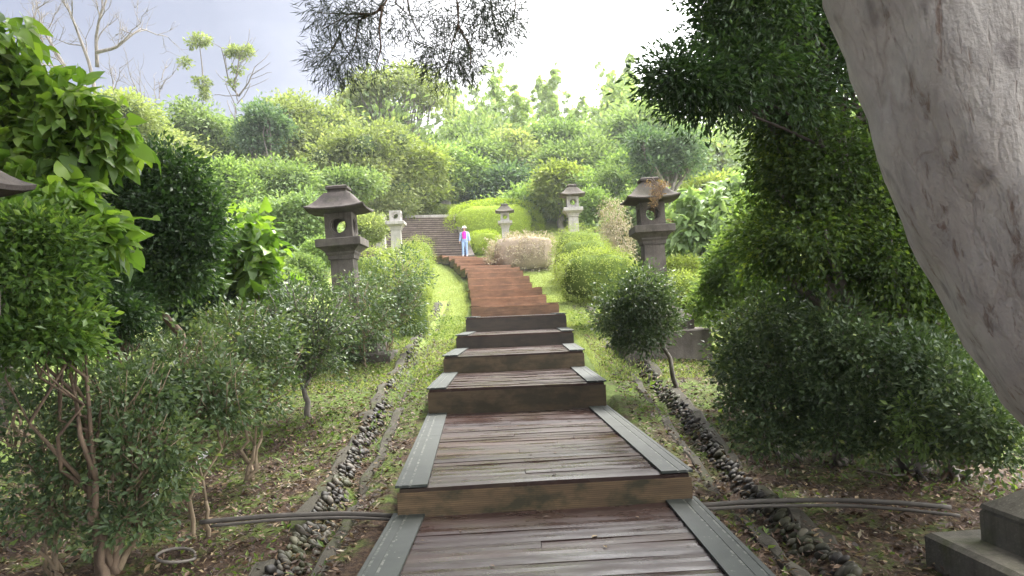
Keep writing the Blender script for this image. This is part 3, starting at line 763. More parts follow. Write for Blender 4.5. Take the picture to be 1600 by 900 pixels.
# ------------------------------------------------------------------ the big leaning tree
def leaning_tree():
    rng = np.random.default_rng(44)
    Yt = 2.6; edge = [(1604, 640), (1556, 570), (1506, 490), (1466, 420), (1427, 330), (1395, 240), (1368, 160), (1340, 80), (1318, 0)]
    E = np.array([at(a, b, Yt) for a, b in edge]); R = np.linspace(.46, .42, len(E))
    d = nrm(np.gradient(E, axis=0)); nr = np.stack([d[:, 2], np.zeros(len(E)), -d[:, 0]], 1)
    C = E + nr * R[:, None]
    lo = C[0] - d[0] * 1.0 + np.array([.1, 0, 0]); lo2 = np.array([lo[0] + .42, Yt, T(lo[0] + .42, Yt) - .3]); lo[2] = max(lo[2], lo2[2] + .55)
    hi = [C[-1] + np.array([-.22, .05, .7]), C[-1] + np.array([-.38, .15, 1.5]), C[-1] + np.array([-.5, .35, 2.6]), C[-1] + np.array([-.7, .8, 4.2]), C[-1] + np.array([-.9, 1.1, 6.0])]
    P = np.concatenate([[lo2, lo], C, hi]); RR = np.concatenate([[.66, .52], R, [.40, .38, .34, .27, .16]])
    # resample
    s = np.concatenate([[0], np.cumsum(np.linalg.norm(np.diff(P, axis=0), axis=1))]); ss = np.linspace(0, s[-1], 130)
    Q = np.stack([np.interp(ss, s, P[:, k]) for k in range(3)], 1); rq = np.interp(ss, s, RR)
    for _ in range(8): Q[1:-1] = (Q[:-2] + 2 * Q[1:-1] + Q[2:]) / 4
    base = np.array([lo2[0], Yt, T(lo2[0], Yt)])
    t = thing('leaning_tree', 'huge pale barked tree trunk leaning in from the right edge', 'tree', base)
    mb = MB(); mb.tube(Q - base, rq, 64)
    V = mb.V[0]; cen = np.repeat(Q - base, 64, 0); dv = V - cen; th = np.tile(np.arange(64) * 2 * math.pi / 64, len(Q)); hh = np.repeat(ss, 64)
    bump = .007 * np.sin(th * 3 + hh * 1.1) + .012 * np.sin(th * 7 + np.sin(hh * 3) * 1.3) + .009 * np.sin(hh * 9 + th * 2) + .006 * np.sin(hh * 21 + th * 5) + rng.normal(size=len(V)) * .0025
    # smooth random knobs
    for _ in range(40):
        a0, h0, k = rng.random() * 6.28, rng.random() * ss[-1], rng.normal() * .011
        da = (th - a0 + math.pi) % (2 * math.pi) - math.pi; bump += k * np.exp(-(da / .18) ** 2 - ((hh - h0) / .10) ** 2)
    mb.V[0] = cen + dv * (1 + bump[:, None] * 2.2)
    mb.build('trunk', TRUNK, t)
    # limbs and overhead crown, with unseen lobes added to shade the foreground
    lm = MB(); fork = Q[112]
    tips = []
    L = []
    def ov(c, r): L.append((np.array(c, float), np.array(r, float)))
    for c, r in [((-2.2, 2.0, 7.2), (1.9, 1.6, .9)), ((.2, .8, 7.8), (2, 1.8, .9)), ((2.2, 3.2, 7.6), (1.8, 1.7, .9)), ((4.4, 1.6, 7.0), (1.8, 1.8, 1.0)), ((1.0, -2.2, 7.4), (2.2, 1.8, .9)), ((-1.8, -1.2, 7.3), (1.8, 1.6, .8)),
                 ((4.2, -1.6, 6.8), (2, 1.8, 1.0)), ((-.4, 4.2, 7.5), (1.8, 1.3, .7)), ((-4.4, 1.2, 6.6), (1.5, 1.4, .8)), ((6.2, 3.4, 6.6), (1.6, 1.6, 1.1)), ((2.4, 5.2, 7.2), (1.5, 1.2, .8)), ((-3.4, 4.0, 6.9), (1.5, 1.2, .7)),
                 ((.2, 7.0, 6.7), (2.0, 1.5, .8)), ((-3.2, 7.4, 6.9), (1.7, 1.5, .8)), ((2.9, 8.0, 7.3), (1.7, 1.5, .9)), ((0, 10.2, 8.2), (2.0, 1.7, .9)), ((-3.2, 10.8, 8.5), (1.8, 1.6, .9)), ((3.4, 11.2, 8.6), (1.8, 1.6, .9)), ((-.2, 4.0, 5.6), (1.7, 1.1, .6)),  # forward lobes kept above the view, added to darken deck and ground
                 ((-5.2, -1.5, 4.6), (1.5, 2.2, 1.6)), ((5.4, -1.5, 4.4), (1.5, 2.0, 1.6)), ((0, -4.2, 4.6), (3.2, 1.2, 1.6))]: ov(c, r)  # low side and rear lobes, unseen, added to cut light on the foreground
    for c, r in L:
        Pq = limb(fork if c[0] > -1 else Q[118], c, rng, 7, .05, .04); lm.tube(Pq - base, np.linspace(.09, .02, 7), 7)
        for _ in range(5):
            dd = nrm(rng.normal(size=3)) * r; j = rng.integers(3, 7); lm.tube(limb(Pq[j], c + dd, rng, 4, .08) - base, np.linspace(.025, .006, 4), 5)
    # sprays hanging into the picture at top centre
    Ys = 5.0
    src = at(640, -260, Ys); lm.tube(limb(Q[118], src, rng, 8, .04, .05) - base, np.linspace(.07, .012, 8), 7)
    br = [[(640, -260), (628, -60), (598, 15), (572, 24), (545, 30), (531, 55), (540, 78), (552, 92)], [(590, 18), (560, 32), (555, 70), (525, 112)], [(598, 10), (592, 45), (596, 75), (585, 110)], [(610, -20), (588, 22), (550, 20), (505, 45)],
          [(640, -260), (700, -60), (716, 10), (716, 45), (708, 62), (696, 115)], [(716, 40), (735, 75), (735, 100)], [(700, -60), (765, -10), (772, 40), (786, 62)], [(700, -60), (800, -30), (806, 10), (800, 35)], [(628, -60), (640, 20), (655, 55)], [(628, -60), (618, 5), (640, 25)], [(572, 22), (540, 22), (500, 20)], [(531, 55), (515, 85), (500, 95)]]
    for b in br:
        Pb = np.array([at(x, y, Ys + .15 * math.sin(x * .05)) for x, y in b])
        tt = np.linspace(0, len(Pb) - 1, len(Pb) * 3); Pb = np.stack([np.interp(tt, np.arange(len(Pb)), Pb[:, k]) for k in range(3)], 1)
        lm.tube(Pb - base, np.linspace(.009, .003, len(Pb)), 5)
    lm.build('limb', BARK, t)
    mb = MB()
    crown(mb, rng, [(c - base, r) for c, r in L], 330, 18, .18, .18, .042, upw=.5, droop=.2, shell=.1)
    mb.build('crown', LM['needle'], t)
    mb = MB(); lb = []
    for px, py, rx, ry, k in [(520, 18, 36, 26, 1), (560, 10, 34, 22, 1), (527, 92, 40, 30, 1.3), (565, 55, 32, 30, .7), (590, 95, 22, 26, .45), (628, 20, 32, 36, .55), (660, 50, 28, 45, .45), (700, 88, 46, 36, 1.2), (735, 92, 26, 26, .8), (722, 30, 38, 30, .6), (770, 20, 40, 32, 1), (795, 48, 22, 28, 1), (808, 10, 18, 24, .7), (690, 5, 30, 22, .7), (752, 5, 30, 20, .9)]:
        c, r = pl(px, py, Ys, rx, ry, .28)
        n = int(175 * k * rx * ry / 900)
        tw = nrm(rng.normal(size=(n, 3))) * rng.random((n, 1)) ** .4 * r + c
        d = nrm((tw - c) / r + rng.normal(size=(n, 3)) * .4 - UPV * .5)
        for q in range(4):
            Pp = tw + d * .03 * q; leaves(mb, rng, Pp - base, d + rng.normal(size=(n, 3)) * .55, UPV + rng.normal(size=(n, 3)) * .7, .05 + .05 * rng.random(n), .0065, rng.random(n))
    mb.build('hanging_foliage', LM['needle'], t)
leaning_tree()

# ------------------------------------------------------------------ right-hand trees and shrubs
def lf(clumps, per, cr, L, W, **k): return dict(clumps=clumps, per=per, cr=cr, L=L, W=W, **k)
def tree(name, label, cat, lobes, mat, leaf, base_xy=None, trunk_r=.15, bark=BARKG, seed=0, group=None, **k):
    cen = np.mean([c for c, _ in lobes], 0); bx, by = base_xy if base_xy else (cen[0], cen[1])
    k.setdefault('fork', .5)
    return plant(name, label, cat, (bx, by, T(bx, by)), mat, lobes, leaf, bark=bark, trunk_r=trunk_r, seed=seed, group=group, crown_name='crown', stem_name='trunk', **k)

tree('evergreen_tree', 'tall dark evergreen overhanging the stairs at upper right', 'tree',
     [pl(1190, 30, 7.2, 85, 60), pl(1255, 85, 7.6, 75, 65), pl(1160, 105, 7.0, 70, 42), pl(1075, 128, 6.8, 55, 32), pl(1120, 150, 6.9, 60, 32), pl(1045, 120, 6.7, 34, 26), pl(1230, 150, 7.4, 80, 50), pl(1290, 30, 7.6, 70, 70), pl(1180, -40, 7.3, 85, 60), pl(1290, -80, 7.6, 100, 80), pl(1110, -70, 7.2, 40, 40), pl(1125, 60, 7.2, 42, 40), pl(1120, 5, 7.3, 36, 34), pl(1400, 40, 7.8, 110, 100), pl(1500, 150, 7.9, 120, 100)],
     'dark', lf(125, 34, .12, .078, .026, tail=.4, lv=.2, droop=.35, upw=.5, shell=.1, hemi=-1.5), base_xy=(5.0, 8.2), trunk_r=.06, bark=BARKD, seed=101, fork=.75)
tree('vine_covered_tree', 'vine draped tree filling the gap beside the leaning trunk', 'tree',
     [pl(1250, 215, 7.6, 65, 60), pl(1300, 270, 7.4, 75, 75), pl(1245, 300, 7.5, 60, 55), pl(1330, 370, 7.2, 75, 75), pl(1380, 300, 7.4, 75, 80), pl(1270, 380, 7.0, 60, 50), pl(1400, 420, 7.0, 70, 60), pl(1450, 400, 7.4, 70, 100), pl(1210, 385, 7.4, 42, 60), pl(1460, 520, 7.2, 60, 70), pl(1215, 250, 7.6, 30, 50)],
     'vine', lf(105, 38, .12, .06, .034, tail=.4, lv=.25, droop=.5, upw=.6, shell=.35, hemi=-.9), base_xy=(4.3, 8.0), trunk_r=.13, seed=103, fork=.5)
plant('leafy_shrub', 'bright green shrub spilling in front of the vine draped tree', 'shrub', (*at(1145, 560, 10.5)[:2], T(at(1145, 560, 10.5)[0], 10.5)), 'bright',
      [pl(1150, 420, 10.4, 42, 50), pl(1180, 370, 10.2, 38, 40), pl(1120, 470, 10.5, 36, 34), pl(1190, 440, 9.8, 35, 35), pl(1175, 330, 10.5, 20, 25)], lf(200, 12, .07, .075, .04, droop=.35), stems=4, seed=110)
plant('dark_shrub', 'dark leathery leaved shrub right of the cobbled gutter', 'shrub', on_ground(1232, 712, -.03), 'shrub',
      [pl(1175, 520, 7.6, 50, 45), pl(1215, 500, 7.4, 48, 36), pl(1190, 580, 7.4, 52, 48), pl(1240, 580, 7.2, 50, 50), pl(1215, 640, 7.1, 48, 36), pl(1150, 560, 7.7, 28, 45), pl(1260, 640, 7.1, 38, 34), pl(1200, 685, 7.0, 46, 24), pl(1160, 640, 7.3, 34, 30)], lf(62, 20, .075, .058, .03, lv=.25, tail=.5, hemi=-.8), stems=3, seed=111, bark=BARKG)
plant('dark_shrub', 'tall shaded shrub between the gutter shrub and fallen branch', 'shrub', on_ground(1325, 720, -.03), 'shrub',
      [pl(1310, 520, 6.8, 50, 40), pl(1350, 560, 6.6, 50, 45), pl(1300, 600, 6.7, 42, 45), pl(1350, 640, 6.5, 38, 34), pl(1280, 540, 6.9, 30, 36), pl(1310, 680, 6.6, 44, 26), pl(1370, 690, 6.4, 34, 20)], lf(62, 20, .075, .058, .03, lv=.25, tail=.5, hemi=-.8), stems=4, seed=112, bark=BARKG)
plant('dark_shrub', 'shaded shrub growing just behind the mossy lantern base', 'shrub', on_ground(1480, 735, -.03), 'shrub',
      [pl(1430, 560, 6.3, 50, 45), pl(1480, 610, 6.0, 50, 50), pl(1420, 640, 6.2, 36, 40), pl(1530, 660, 5.7, 42, 50), pl(1560, 710, 5.6, 30, 34), pl(1480, 690, 6.0, 32, 26)], lf(60, 20, .075, .06, .031, lv=.25, tail=.5, hemi=-.8), stems=4, seed=113, bark=BARKG)
plant('sapling', 'yellow green sapling on dark litter below the right shrubs', 'sapling', on_ground(1430, 705), 'bright', [pl(1428, 650, 6.0, 22, 22), pl(1436, 680, 5.95, 20, 16)], lf(30, 7, .05, .075, .03, droop=.3), stems=2, trunk_r=.008, seed=114)
plant('small_tree', 'little round headed tree on a slanting bare trunk right of stairs', 'tree', on_ground(1056, 606, -.02), 'shrub',
      [pl(995, 470, 11.2, 44, 38), pl(965, 495, 11.2, 32, 36), pl(1026, 500, 11.1, 34, 36), pl(995, 525, 11.0, 36, 26), pl(1005, 445, 11.3, 30, 22)], lf(90, 22, .085, .065, .034, lv=.3, tail=.8, hemi=-.8), trunk_r=.035, stems=1, fork=.62, seed=115, bark=BARKG, crown_name='crown', stem_name='trunk')

# right row of clipped bushes
def clipped(label, px, py, Y, rx, ry, grounded=True, mat='hedge', seed=0, group='clipped bushes lining the stairs', base_py=None, n=700, L=.05, core=COREL, boxy=False, name='clipped_bush'):
    c, r = pl(px, py, Y, rx, ry)
    r[1] = max(r[1], r[0] * .8)
    bz = T(c[0], c[1]); rng = np.random.default_rng(seed)
    if grounded: zt = c[2] + r[2]; c[2] = (zt + bz - .25) / 2; r[2] = max((zt - bz + .25) / 2, .25)
    lobes = [(c, r * .97)]
    for i in range(3):
        d = nrm(rng.normal(size=3)); d[2] = abs(d[2]) * .7
        lobes.append((c + d * r * .42, r * (.55 + .1 * rng.random())))
    k = Y / 25
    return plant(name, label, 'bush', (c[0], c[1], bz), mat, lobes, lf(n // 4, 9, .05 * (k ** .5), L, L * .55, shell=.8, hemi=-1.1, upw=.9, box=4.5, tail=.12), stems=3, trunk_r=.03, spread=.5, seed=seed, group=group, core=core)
clipped('trimmed round bush right of the stairs with its short trunk showing', 932, 432, 18.5, 58, 40, grounded=False, seed=201, n=1900)
clipped('low trimmed bush behind the round bush on the right', 912, 395, 24, 46, 26, seed=202, n=1300)
clipped('farthest trimmed bush on the right beside the dry hedge', 905, 372, 28.5, 44, 17, seed=203, n=1100)
plant('leafy_shrub', 'light green shrub behind the right lantern base', 'shrub', (*at(1070, 520, 17)[:2], T(at(1070, 520, 17)[0], 17)), 'hedge', [pl(1062, 455, 17, 40, 30), pl(1085, 480, 16.6, 28, 30), pl(1050, 490, 16.8, 26, 22)], lf(200, 10, .06, .06, .032), stems=3, seed=120, core=COREL)
clipped('dry grey brown clipped hedge beside the top of the stairs', 817, 386, 36.5, 54, 20, mat='dry', seed=204, n=1200, L=.09, core=flat('dry_twig_core', (.3, .24, .18), .95), group=None, name='dry_hedge')
def dry_twigs():
    p = at(815, 395, 36.2); rng = np.random.default_rng(9)
dry_twigs()

# left row: clipped far ones
clipped('square trimmed bush beside the foot of the stone staircase', 655, 388, 30.5, 24, 16, seed=211, n=1000)
clipped('trimmed yellowish bush in front of the roofless lanterns', 628, 402, 26, 42, 22, seed=212, n=1200)
clipped('broad trimmed bush left of the lawn strip', 622, 436, 21, 46, 34, seed=213, n=1500)
clipped('trimmed bush nearest the left lawn strip and gutter', 645, 455, 18.5, 26, 34, seed=215, n=1000)
clipped('low trimmed bush between the square bush and the lawn strip', 648, 412, 24.5, 30, 22, seed=216, n=900)
clipped('trimmed bush tucked behind the leaning left lantern', 580, 425, 19.5, 34, 34, seed=214, n=1100, mat='hedge')
# left row: nearer shrubs with bare stems
def shrub(label, bpx, bpy, Y, lobes, seed, mat='shrub', L=.045, stems=3, n=150, tr=.02, vhi=1., bark=None, cr=.05):
    bark = bark or BARKT
    b = ground_at(bpx, bpy); Y = b[1]; b[2] -= .02
    return plant('garden_shrub', label, 'shrub', b, mat, [pl(x, y, Y + dy_, rx * 1.3, ry * 1.25) for x, y, rx, ry, dy_ in lobes], lf(int(n * .30), 20, cr * 1.5, L * 1.45, L * .74, shell=.45, hemi=-.8, flat_=.55, lv=.25, tail=.6), stems=stems, trunk_r=tr, seed=seed, group='shrubs in a row left of the stairs', bark=bark, spread=.25, twigs=14)
shrub('left shrub nearest the clipped hedge, above the thin leaning stems', 600, 556, 16.5, [(615, 455, 34, 40, 0), (640, 425, 26, 30, .4), (630, 490, 26, 36, 0), (595, 490, 28, 36, -.2)], 301, 'shrub', L=.055, n=170, cr=.06)
shrub('left shrub with one bare bent stem reaching the cobbled gutter', 575, 576, 15, [(560, 470, 32, 36, 0), (575, 510, 30, 34, 0), (548, 525, 30, 30, 0), (530, 545, 24, 22, 0)], 302, L=.055, n=170, stems=1, tr=.025, cr=.06)
shrub('blue green shrub on a dark slanting trunk in the middle of the left row', 485, 650, 11.3, [(470, 485, 44, 40, 0), (510, 510, 36, 42, 0), (455, 540, 40, 38, -.2), (495, 570, 34, 30, 0), (440, 500, 28, 36, .2)], 303, stems=1, tr=.045, n=230, cr=.06, bark=BARKG)
shrub('bushy left shrub with reddish bare twigs at its middle', 395, 752, 8.3, [(380, 520, 48, 38, 0), (420, 560, 36, 42, .1), (360, 560, 40, 36, -.1), (400, 620, 42, 34, 0), (340, 520, 34, 34, .2)], 304, n=190, stems=3, tr=.022)
shrub('grey green left shrub on two upright pale stems', 332, 838, 6.4, [(300, 570, 50, 42, .3), (345, 600, 44, 40, .1), (310, 630, 50, 36, 0), (270, 600, 40, 44, .2), (350, 640, 34, 28, 0)], 305, n=170, stems=2, tr=.02)
shrub('near left shrub with a crooked thick brown stem', 182, 895, 5.4, [(210, 620, 50, 44, .1), (235, 690, 48, 44, 0), (180, 680, 44, 40, .1), (230, 760, 46, 40, 0), (200, 820, 40, 32, -.1), (262, 720, 30, 36, 0)], 306, n=130, stems=2, tr=.026)
shrub('nearest left shrub full of pale forking twigs', 90, 900, 4.6, [(90, 600, 60, 46, .3), (140, 640, 52, 44, .2), (60, 680, 60, 50, 0), (120, 720, 56, 50, 0), (40, 780, 56, 50, 0), (110, 800, 50, 46, 0), (20, 620, 40, 50, .3)], 307, n=120, stems=5, tr=.014)
shrub('shaded left shrub behind the pale twigged one', 230, 620, 9.0, [(230, 520, 46, 34, 0), (270, 500, 36, 30, .2), (200, 560, 40, 30, -.1), (300, 510, 30, 34, .3), (260, 560, 40, 30, 0)], 308, n=190, stems=3, tr=.02)
shrub('shrub between the dark hollow and the middle left row', 440, 600, 13.2, [(400, 480, 36, 30, 0), (430, 460, 34, 30, .2), (360, 490, 34, 26, 0), (415, 520, 36, 34, 0)], 309, n=200, stems=3, tr=.02, L=.055, cr=.06)

plant('leafy_shrub', 'glossy mid green shrub below the near lantern roof at the left edge', 'shrub', (-3.3, 5.9, T(-3.3, 5.9)), 'lush',
      [pl(60, 380, 5.9, 60, 40), pl(30, 440, 5.7, 60, 46), pl(95, 430, 5.9, 40, 40), pl(90, 510, 5.8, 50, 40), pl(40, 530, 5.6, 60, 40), pl(110, 540, 5.9, 30, 26), pl(20, 380, 5.8, 40, 40)], lf(75, 20, .08, .075, .036, lv=.2, tail=.4), stems=4, seed=320, spread=.4)
tree('small_dark_tree', 'dense dark green small tree above the shadowy hollow on left', 'tree',
     [pl(240, 270, 9.2, 60, 40), pl(200, 310, 9.0, 48, 42), pl(290, 300, 9.2, 40, 40), pl(255, 340, 9.0, 60, 40), pl(300, 370, 9.1, 42, 40), pl(215, 390, 9.0, 48, 40), pl(275, 420, 9.1, 50, 38), pl(320, 330, 9.3, 26, 26), pl(230, 440, 9.2, 44, 30)],
     'dark', lf(110, 24, .11, .085, .042, shell=.3, vhi=1.0, hemi=-1, lv=.25), trunk_r=.06, seed=321, bark=BARK, fork=.9)
# large-leaved tree at the left edge
tree('large_leaf_tree', 'tree with very large heart shaped light green leaves at left', 'tree',
     [pl(42, 156, 7.0, 43, 30), pl(112, 186, 7.0, 43, 28), pl(12, 216, 6.8, 36, 33), pl(82, 246, 6.9, 43, 25), pl(142, 236, 7.1, 33, 23), pl(-8, 116, 7.0, 21, 24), pl(2, 66, 6.8, 10, 18), pl(52, 296, 6.6, 25, 21), pl(102, 336, 6.4, 36, 21), pl(142, 376, 6.4, 31, 21), pl(172, 221, 7.2, 17, 17)],
     'big', lf(58, 6, .12, .15, .115, kind=1, lv=.2, tail=.35, droop=.55, upw=.5, shell=.2, hemi=-1), base_xy=(-5.2, 7.0), trunk_r=.09, seed=322)
plant('large_leaf_shrub', 'climbing plant with large pale leaves beside the left lantern', 'shrub', (*at(385, 440, 11.5)[:2], T(at(385, 440, 11.5)[0], 11.5)), 'big',
      [pl(380, 370, 11.5, 34, 30), pl(400, 400, 11.4, 30, 34), pl(350, 400, 11.5, 30, 34), pl(410, 440, 11.4, 26, 22), pl(360, 440, 11.5, 34, 26)], lf(34, 5, .12, .20, .16, kind=1, droop=.5, upw=.8, shell=.3, hemi=-.8), stems=3, seed=323)

# ------------------------------------------------------------------ background forest
def bgtree(label, px, ptop, pbot, w, Y, mat, seed, name='forest_tree', k=42, L=None, dens=1., airy=False, rl=.25, W=.5, droop=.2, core=None, cat='tree', bark=BARKG, group='trees on the slope behind the stairs'):
    rng = np.random.default_rng(seed)
    top = at(px, ptop, Y); bot = at(px, pbot, Y); c = (top + bot) / 2; R = np.array([w * .62 * Y / F, w * .55 * Y / F, (top[2] - bot[2]) / 2])
    if airy:
        lob = []
        for i in range(k):
            a = rng.random() * 6.28; s = rng.random() ** .5
            lob.append((c + np.array([math.cos(a) * R[0] * s * .8, math.sin(a) * R[1] * s * .8, R[2] * (1 - s * s * .9) * (.55 + .45 * rng.random()) - R[2] * .15]), np.array([R[0] * .26, R[0] * .26, R[0] * .085])))
    else: lob = lobes_in(rng, c, R, k, rl, -.75)
    L = L or .0062 * Y
    lob = [(c_, r_ * np.array([1.1, 1.1, .8])) for c_, r_ in lob]; core = core or COREB
    lfp = lf(int(34 * dens), 24, L * 1.5, L, L * W, shell=.72, droop=droop, hemi=-.6, flat_=.6, upw=1.0, lv=.25, tail=.55)
    if airy: lfp.update(shell=.1, hemi=-1.2, clumps=22); core = None
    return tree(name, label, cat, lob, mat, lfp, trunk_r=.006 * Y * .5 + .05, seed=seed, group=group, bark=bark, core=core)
BG = [
 ('mixed green bush at the foot of the bare leaning tree', 175, 150, 260, 130, 34, 'olive', 401, {}),
 ('olive green tree crown behind the dark left tree', 245, 195, 340, 130, 42, 'olive', 402, {}),
 ('mid green tree crown right of the dark left tree', 310, 160, 330, 120, 48, 'mid', 403, {}),
 ('dark leafy treetop rising beside the sparse bare trees', 412, 165, 250, 70, 46, 'blue', 404, dict(k=9)),
 ('large rounded olive tree left of the umbrella shaped tree', 490, 132, 330, 180, 52, 'olive', 405, dict(k=22)),
 ('tall umbrella shaped tree with open branches above the left lantern', 615, 100, 215, 150, 62, 'olive', 406, dict(airy=True, k=15)),
 ('grey green spreading tree behind the stone staircase', 690, 190, 330, 130, 66, 'pale', 407, dict(k=18)),
 ('yellow green tree behind the leaning left lantern', 560, 190, 345, 150, 47, 'olive', 408, dict(k=20)),
 ('bright lime tree right behind the roofless lanterns', 640, 225, 345, 110, 50, 'hedge', 409, {}),
 ('mid green tree above the lime hedge mound', 750, 215, 335, 120, 60, 'mid', 410, {}),
 ('rounded olive tree in the centre of the forest edge', 830, 205, 330, 130, 62, 'olive', 411, dict(k=18)),
 ('mid green tree behind the far grey lantern', 905, 215, 330, 110, 56, 'mid', 412, {}),
 ('vine smothered bright tree left of the right lantern', 965, 225, 350, 110, 46, 'bright', 413, dict(k=18)),
 ('dark cool green tree just above the right lantern roof', 1035, 190, 300, 120, 40, 'blue', 414, dict(k=16)),
 ('bright creeper covered mound behind the far grey lantern', 850, 285, 370, 120, 50, 'bright', 415, {}),
 ('yellow green tree beside the pale steel mast', 1085, 215, 320, 70, 66, 'hedge', 416, {}),
 ('dark distant tree to the right of the steel mast', 1185, 215, 300, 100, 80, 'blue', 417, {}),
 ('light green creeper mound left of the large leaved climbing plant', 345, 245, 400, 110, 36, 'bright', 418, {}),
 ('creeper mound just left of the dark lantern', 435, 235, 400, 120, 38, 'mid', 419, {}),
 ('pale green vine shrub against the dark left lantern pillar', 465, 300, 430, 90, 27, 'pale', 420, {}),
 ('light vine thicket above the large pale leaves', 390, 320, 440, 110, 27, 'bright', 421, {}),
 ('green thicket behind the right dark lantern pillar', 1000, 290, 430, 90, 33, 'mid', 422, {}),
 ('grey green tree rising behind the forest centre', 790, 185, 300, 120, 76, 'pale', 423, {}),
 ('hazy tree crown behind the lime tree', 575, 150, 300, 110, 74, 'pale', 424, {}),
 ('bushy tree filling the slope left of the stone staircase', 520, 255, 360, 130, 41, 'mid', 425, dict(k=18)),
 ('yellowish thicket below the steel mast', 1125, 275, 360, 110, 42, 'hedge', 426, {}),
 ('olive tree filling the gap beside the large rounded tree', 400, 205, 330, 110, 55, 'olive', 427, {}),
 ('small pale crown above the creeper mound on the left', 355, 190, 300, 80, 57, 'pale', 428, {}),
 ('bright young tree between the umbrella tree and the bamboo', 700, 225, 335, 90, 54, 'bright', 429, {}),
 ('olive vine covered snag left of the central bamboo', 745, 165, 310, 60, 70, 'olive', 430, dict(k=24)),
 ('pale green crown under the pointed bamboo', 865, 195, 310, 90, 70, 'bright', 431, {}),
 ('cool green bush at the forest foot above the lime mound', 790, 265, 340, 90, 54, 'blue', 432, {}),
 ('pale feathery tree behind the cool green tree', 1010, 165, 290, 90, 58, 'pale', 433, {}),
 ('yellowish creeper column left of the far grey lantern', 875, 255, 350, 50, 47, 'hedge', 434, dict(k=22)),
 ('olive tree at far left behind the bare tree', 120, 180, 300, 100, 44, 'olive', 435, {}),
 ('dark gap tree between the olive trees on the left slope', 440, 200, 330, 60, 58, 'blue', 436, {}),
 ('leafy mound at the head of the lawn behind the dead vine', 1000, 245, 360, 80, 52, 'olive', 437, {}),
]
for (lab, px, a, b, w, Y, mat, sd, kw) in BG: bgtree(lab, px, a, b, w, Y, mat, sd, **kw)

def bamboo(label, px, ptop, pbot, w, Y, seed):
    rng = np.random.default_rng(seed); b = at(px, pbot, Y); b[2] = T(b[0], Y)
    t = thing('bamboo_clump', label, 'bamboo', b, 0, 'bamboo plumes above the forest'); st = MB(); mb = MB()
    for i in range(9):
        u = rng.normal() * .35; top = at(px + u * w * .55, ptop - 34 + abs(u) * 85 + rng.random() * 22, Y + rng.normal() * 1.5); root = b + np.array([u * .5, rng.normal() * .4, 0])
        P = limb(root, top, rng, 9, .01); P[-3:, 0] += np.array([.1, .35, .8]) * (1 if rng.random() > .5 else -1); P[-1, 2] -= .3; st.tube(P - b, np.linspace(.05, .012, 9), 5)
        s = rng.random(46) ** .8 * .7 + .3
        for f in s:
            q = np.array([np.interp(f * 8, np.arange(9), P[:, k]) for k in range(3)]); d = nrm(rng.normal(size=3) * np.array([1, 1, .35])); ln = (1.1 - f) * .062 * Y * (.45 + rng.random() * .7) * w / 90
            n = 62; tt = rng.random(n)
            Pp = q + d * ln * tt[:, None] - UPV * (tt ** 2 * ln * .35)[:, None] + rng.normal(size=(n, 3)) * .10
            leaves(mb, rng, Pp - b, d + rng.normal(size=(n, 3)) * .4 - UPV * .75, UPV + rng.normal(size=(n, 3)) * .5, (.0052 * Y) * (.6 + .7 * rng.random(n)), .0010 * Y, np.clip(rng.random() * .5 + .5 * rng.random(n), 0, 1))
    st.build('culm', bark_mat('bamboo_culm', (.2, .25, .08), (.3, .34, .12)) if 'culm' not in LM else LM['culm'], t); mb.build('foliage', LM['bamboo'], t)
for args in [('tallest feathery bamboo plume in the centre', 772, 115, 300, 95, 76, 501), ('arching bamboo clump right of the tallest plume', 815, 160, 320, 90, 72, 502), ('pointed slim bamboo plume between the two broad ones', 856, 125, 300, 62, 84, 503), ('low pale bamboo between the pointed plume and the right one', 897, 168, 300, 55, 84, 504), ('broad bamboo clump nearest the dark evergreen', 950, 118, 300, 90, 78, 505), ('thin feathery bamboo tip behind the broad right clump', 975, 105, 300, 50, 92, 506), ('faint pale bamboo beside the hanging needle sprays', 705, 150, 300, 70, 96, 507), ('soft bamboo tuft below the faint pale one', 735, 175, 300, 60, 84, 508)]: bamboo(*args)

# far wood behind everything
def far_wood():
    rng = np.random.default_rng(77); mb = MB(); lb = []
    for i in range(150):
        x = rng.uniform(-95, 95); y = rng.uniform(92, 135); h = 9 + rng.random() * 5
        if x < -10: h *= .75
        lb.append((np.array([x, y, T(x, y) + h * .5]), np.array([5, 5, h * .55])))
    for i in range(130):
        x = rng.uniform(-60, 60); y = rng.uniform(56, 92); h = 7 + rng.random() * 5
        lb.append((np.array([x, y, T(x, y) + h * .4]), np.array([3.4, 3.4, h * .55])))
    crown(mb, rng, lb, 90, 18, 1.0, .62, .32, shell=.7, hemi=-.3, lv=.25, tail=.5)
    tag(mb.build('far_wood', LM['far']), 'dense green wood closing off the hillside behind the trees', 'wood', kind='stuff')
    # distant ridge
    mb = MB(); xs = np.linspace(-300, 330, 90); V = []
    for x in xs:
        h = 24 + 30 * math.exp(-((x - 95) / 50) ** 2) + 3 * math.sin(x * .05) + 1.5 * math.sin(x * .21)
        for (dy, f) in ((0, 0), (60, .6), (120, 1), (260, .4)): V.append((x, 215 + dy * .5, h * f + 12 * (f == 0)))
    Q = []
    for i in range(len(xs) - 1):
        for j in range(3): a = i * 4 + j; Q.append((a, a + 4, a + 5, a + 1))
    mb.add(V, quads=Q, smooth=True); tag(mb.build('hills', flat('far_hill_forest', (.10, .14, .12), .95)), kind='structure')
far_wood()

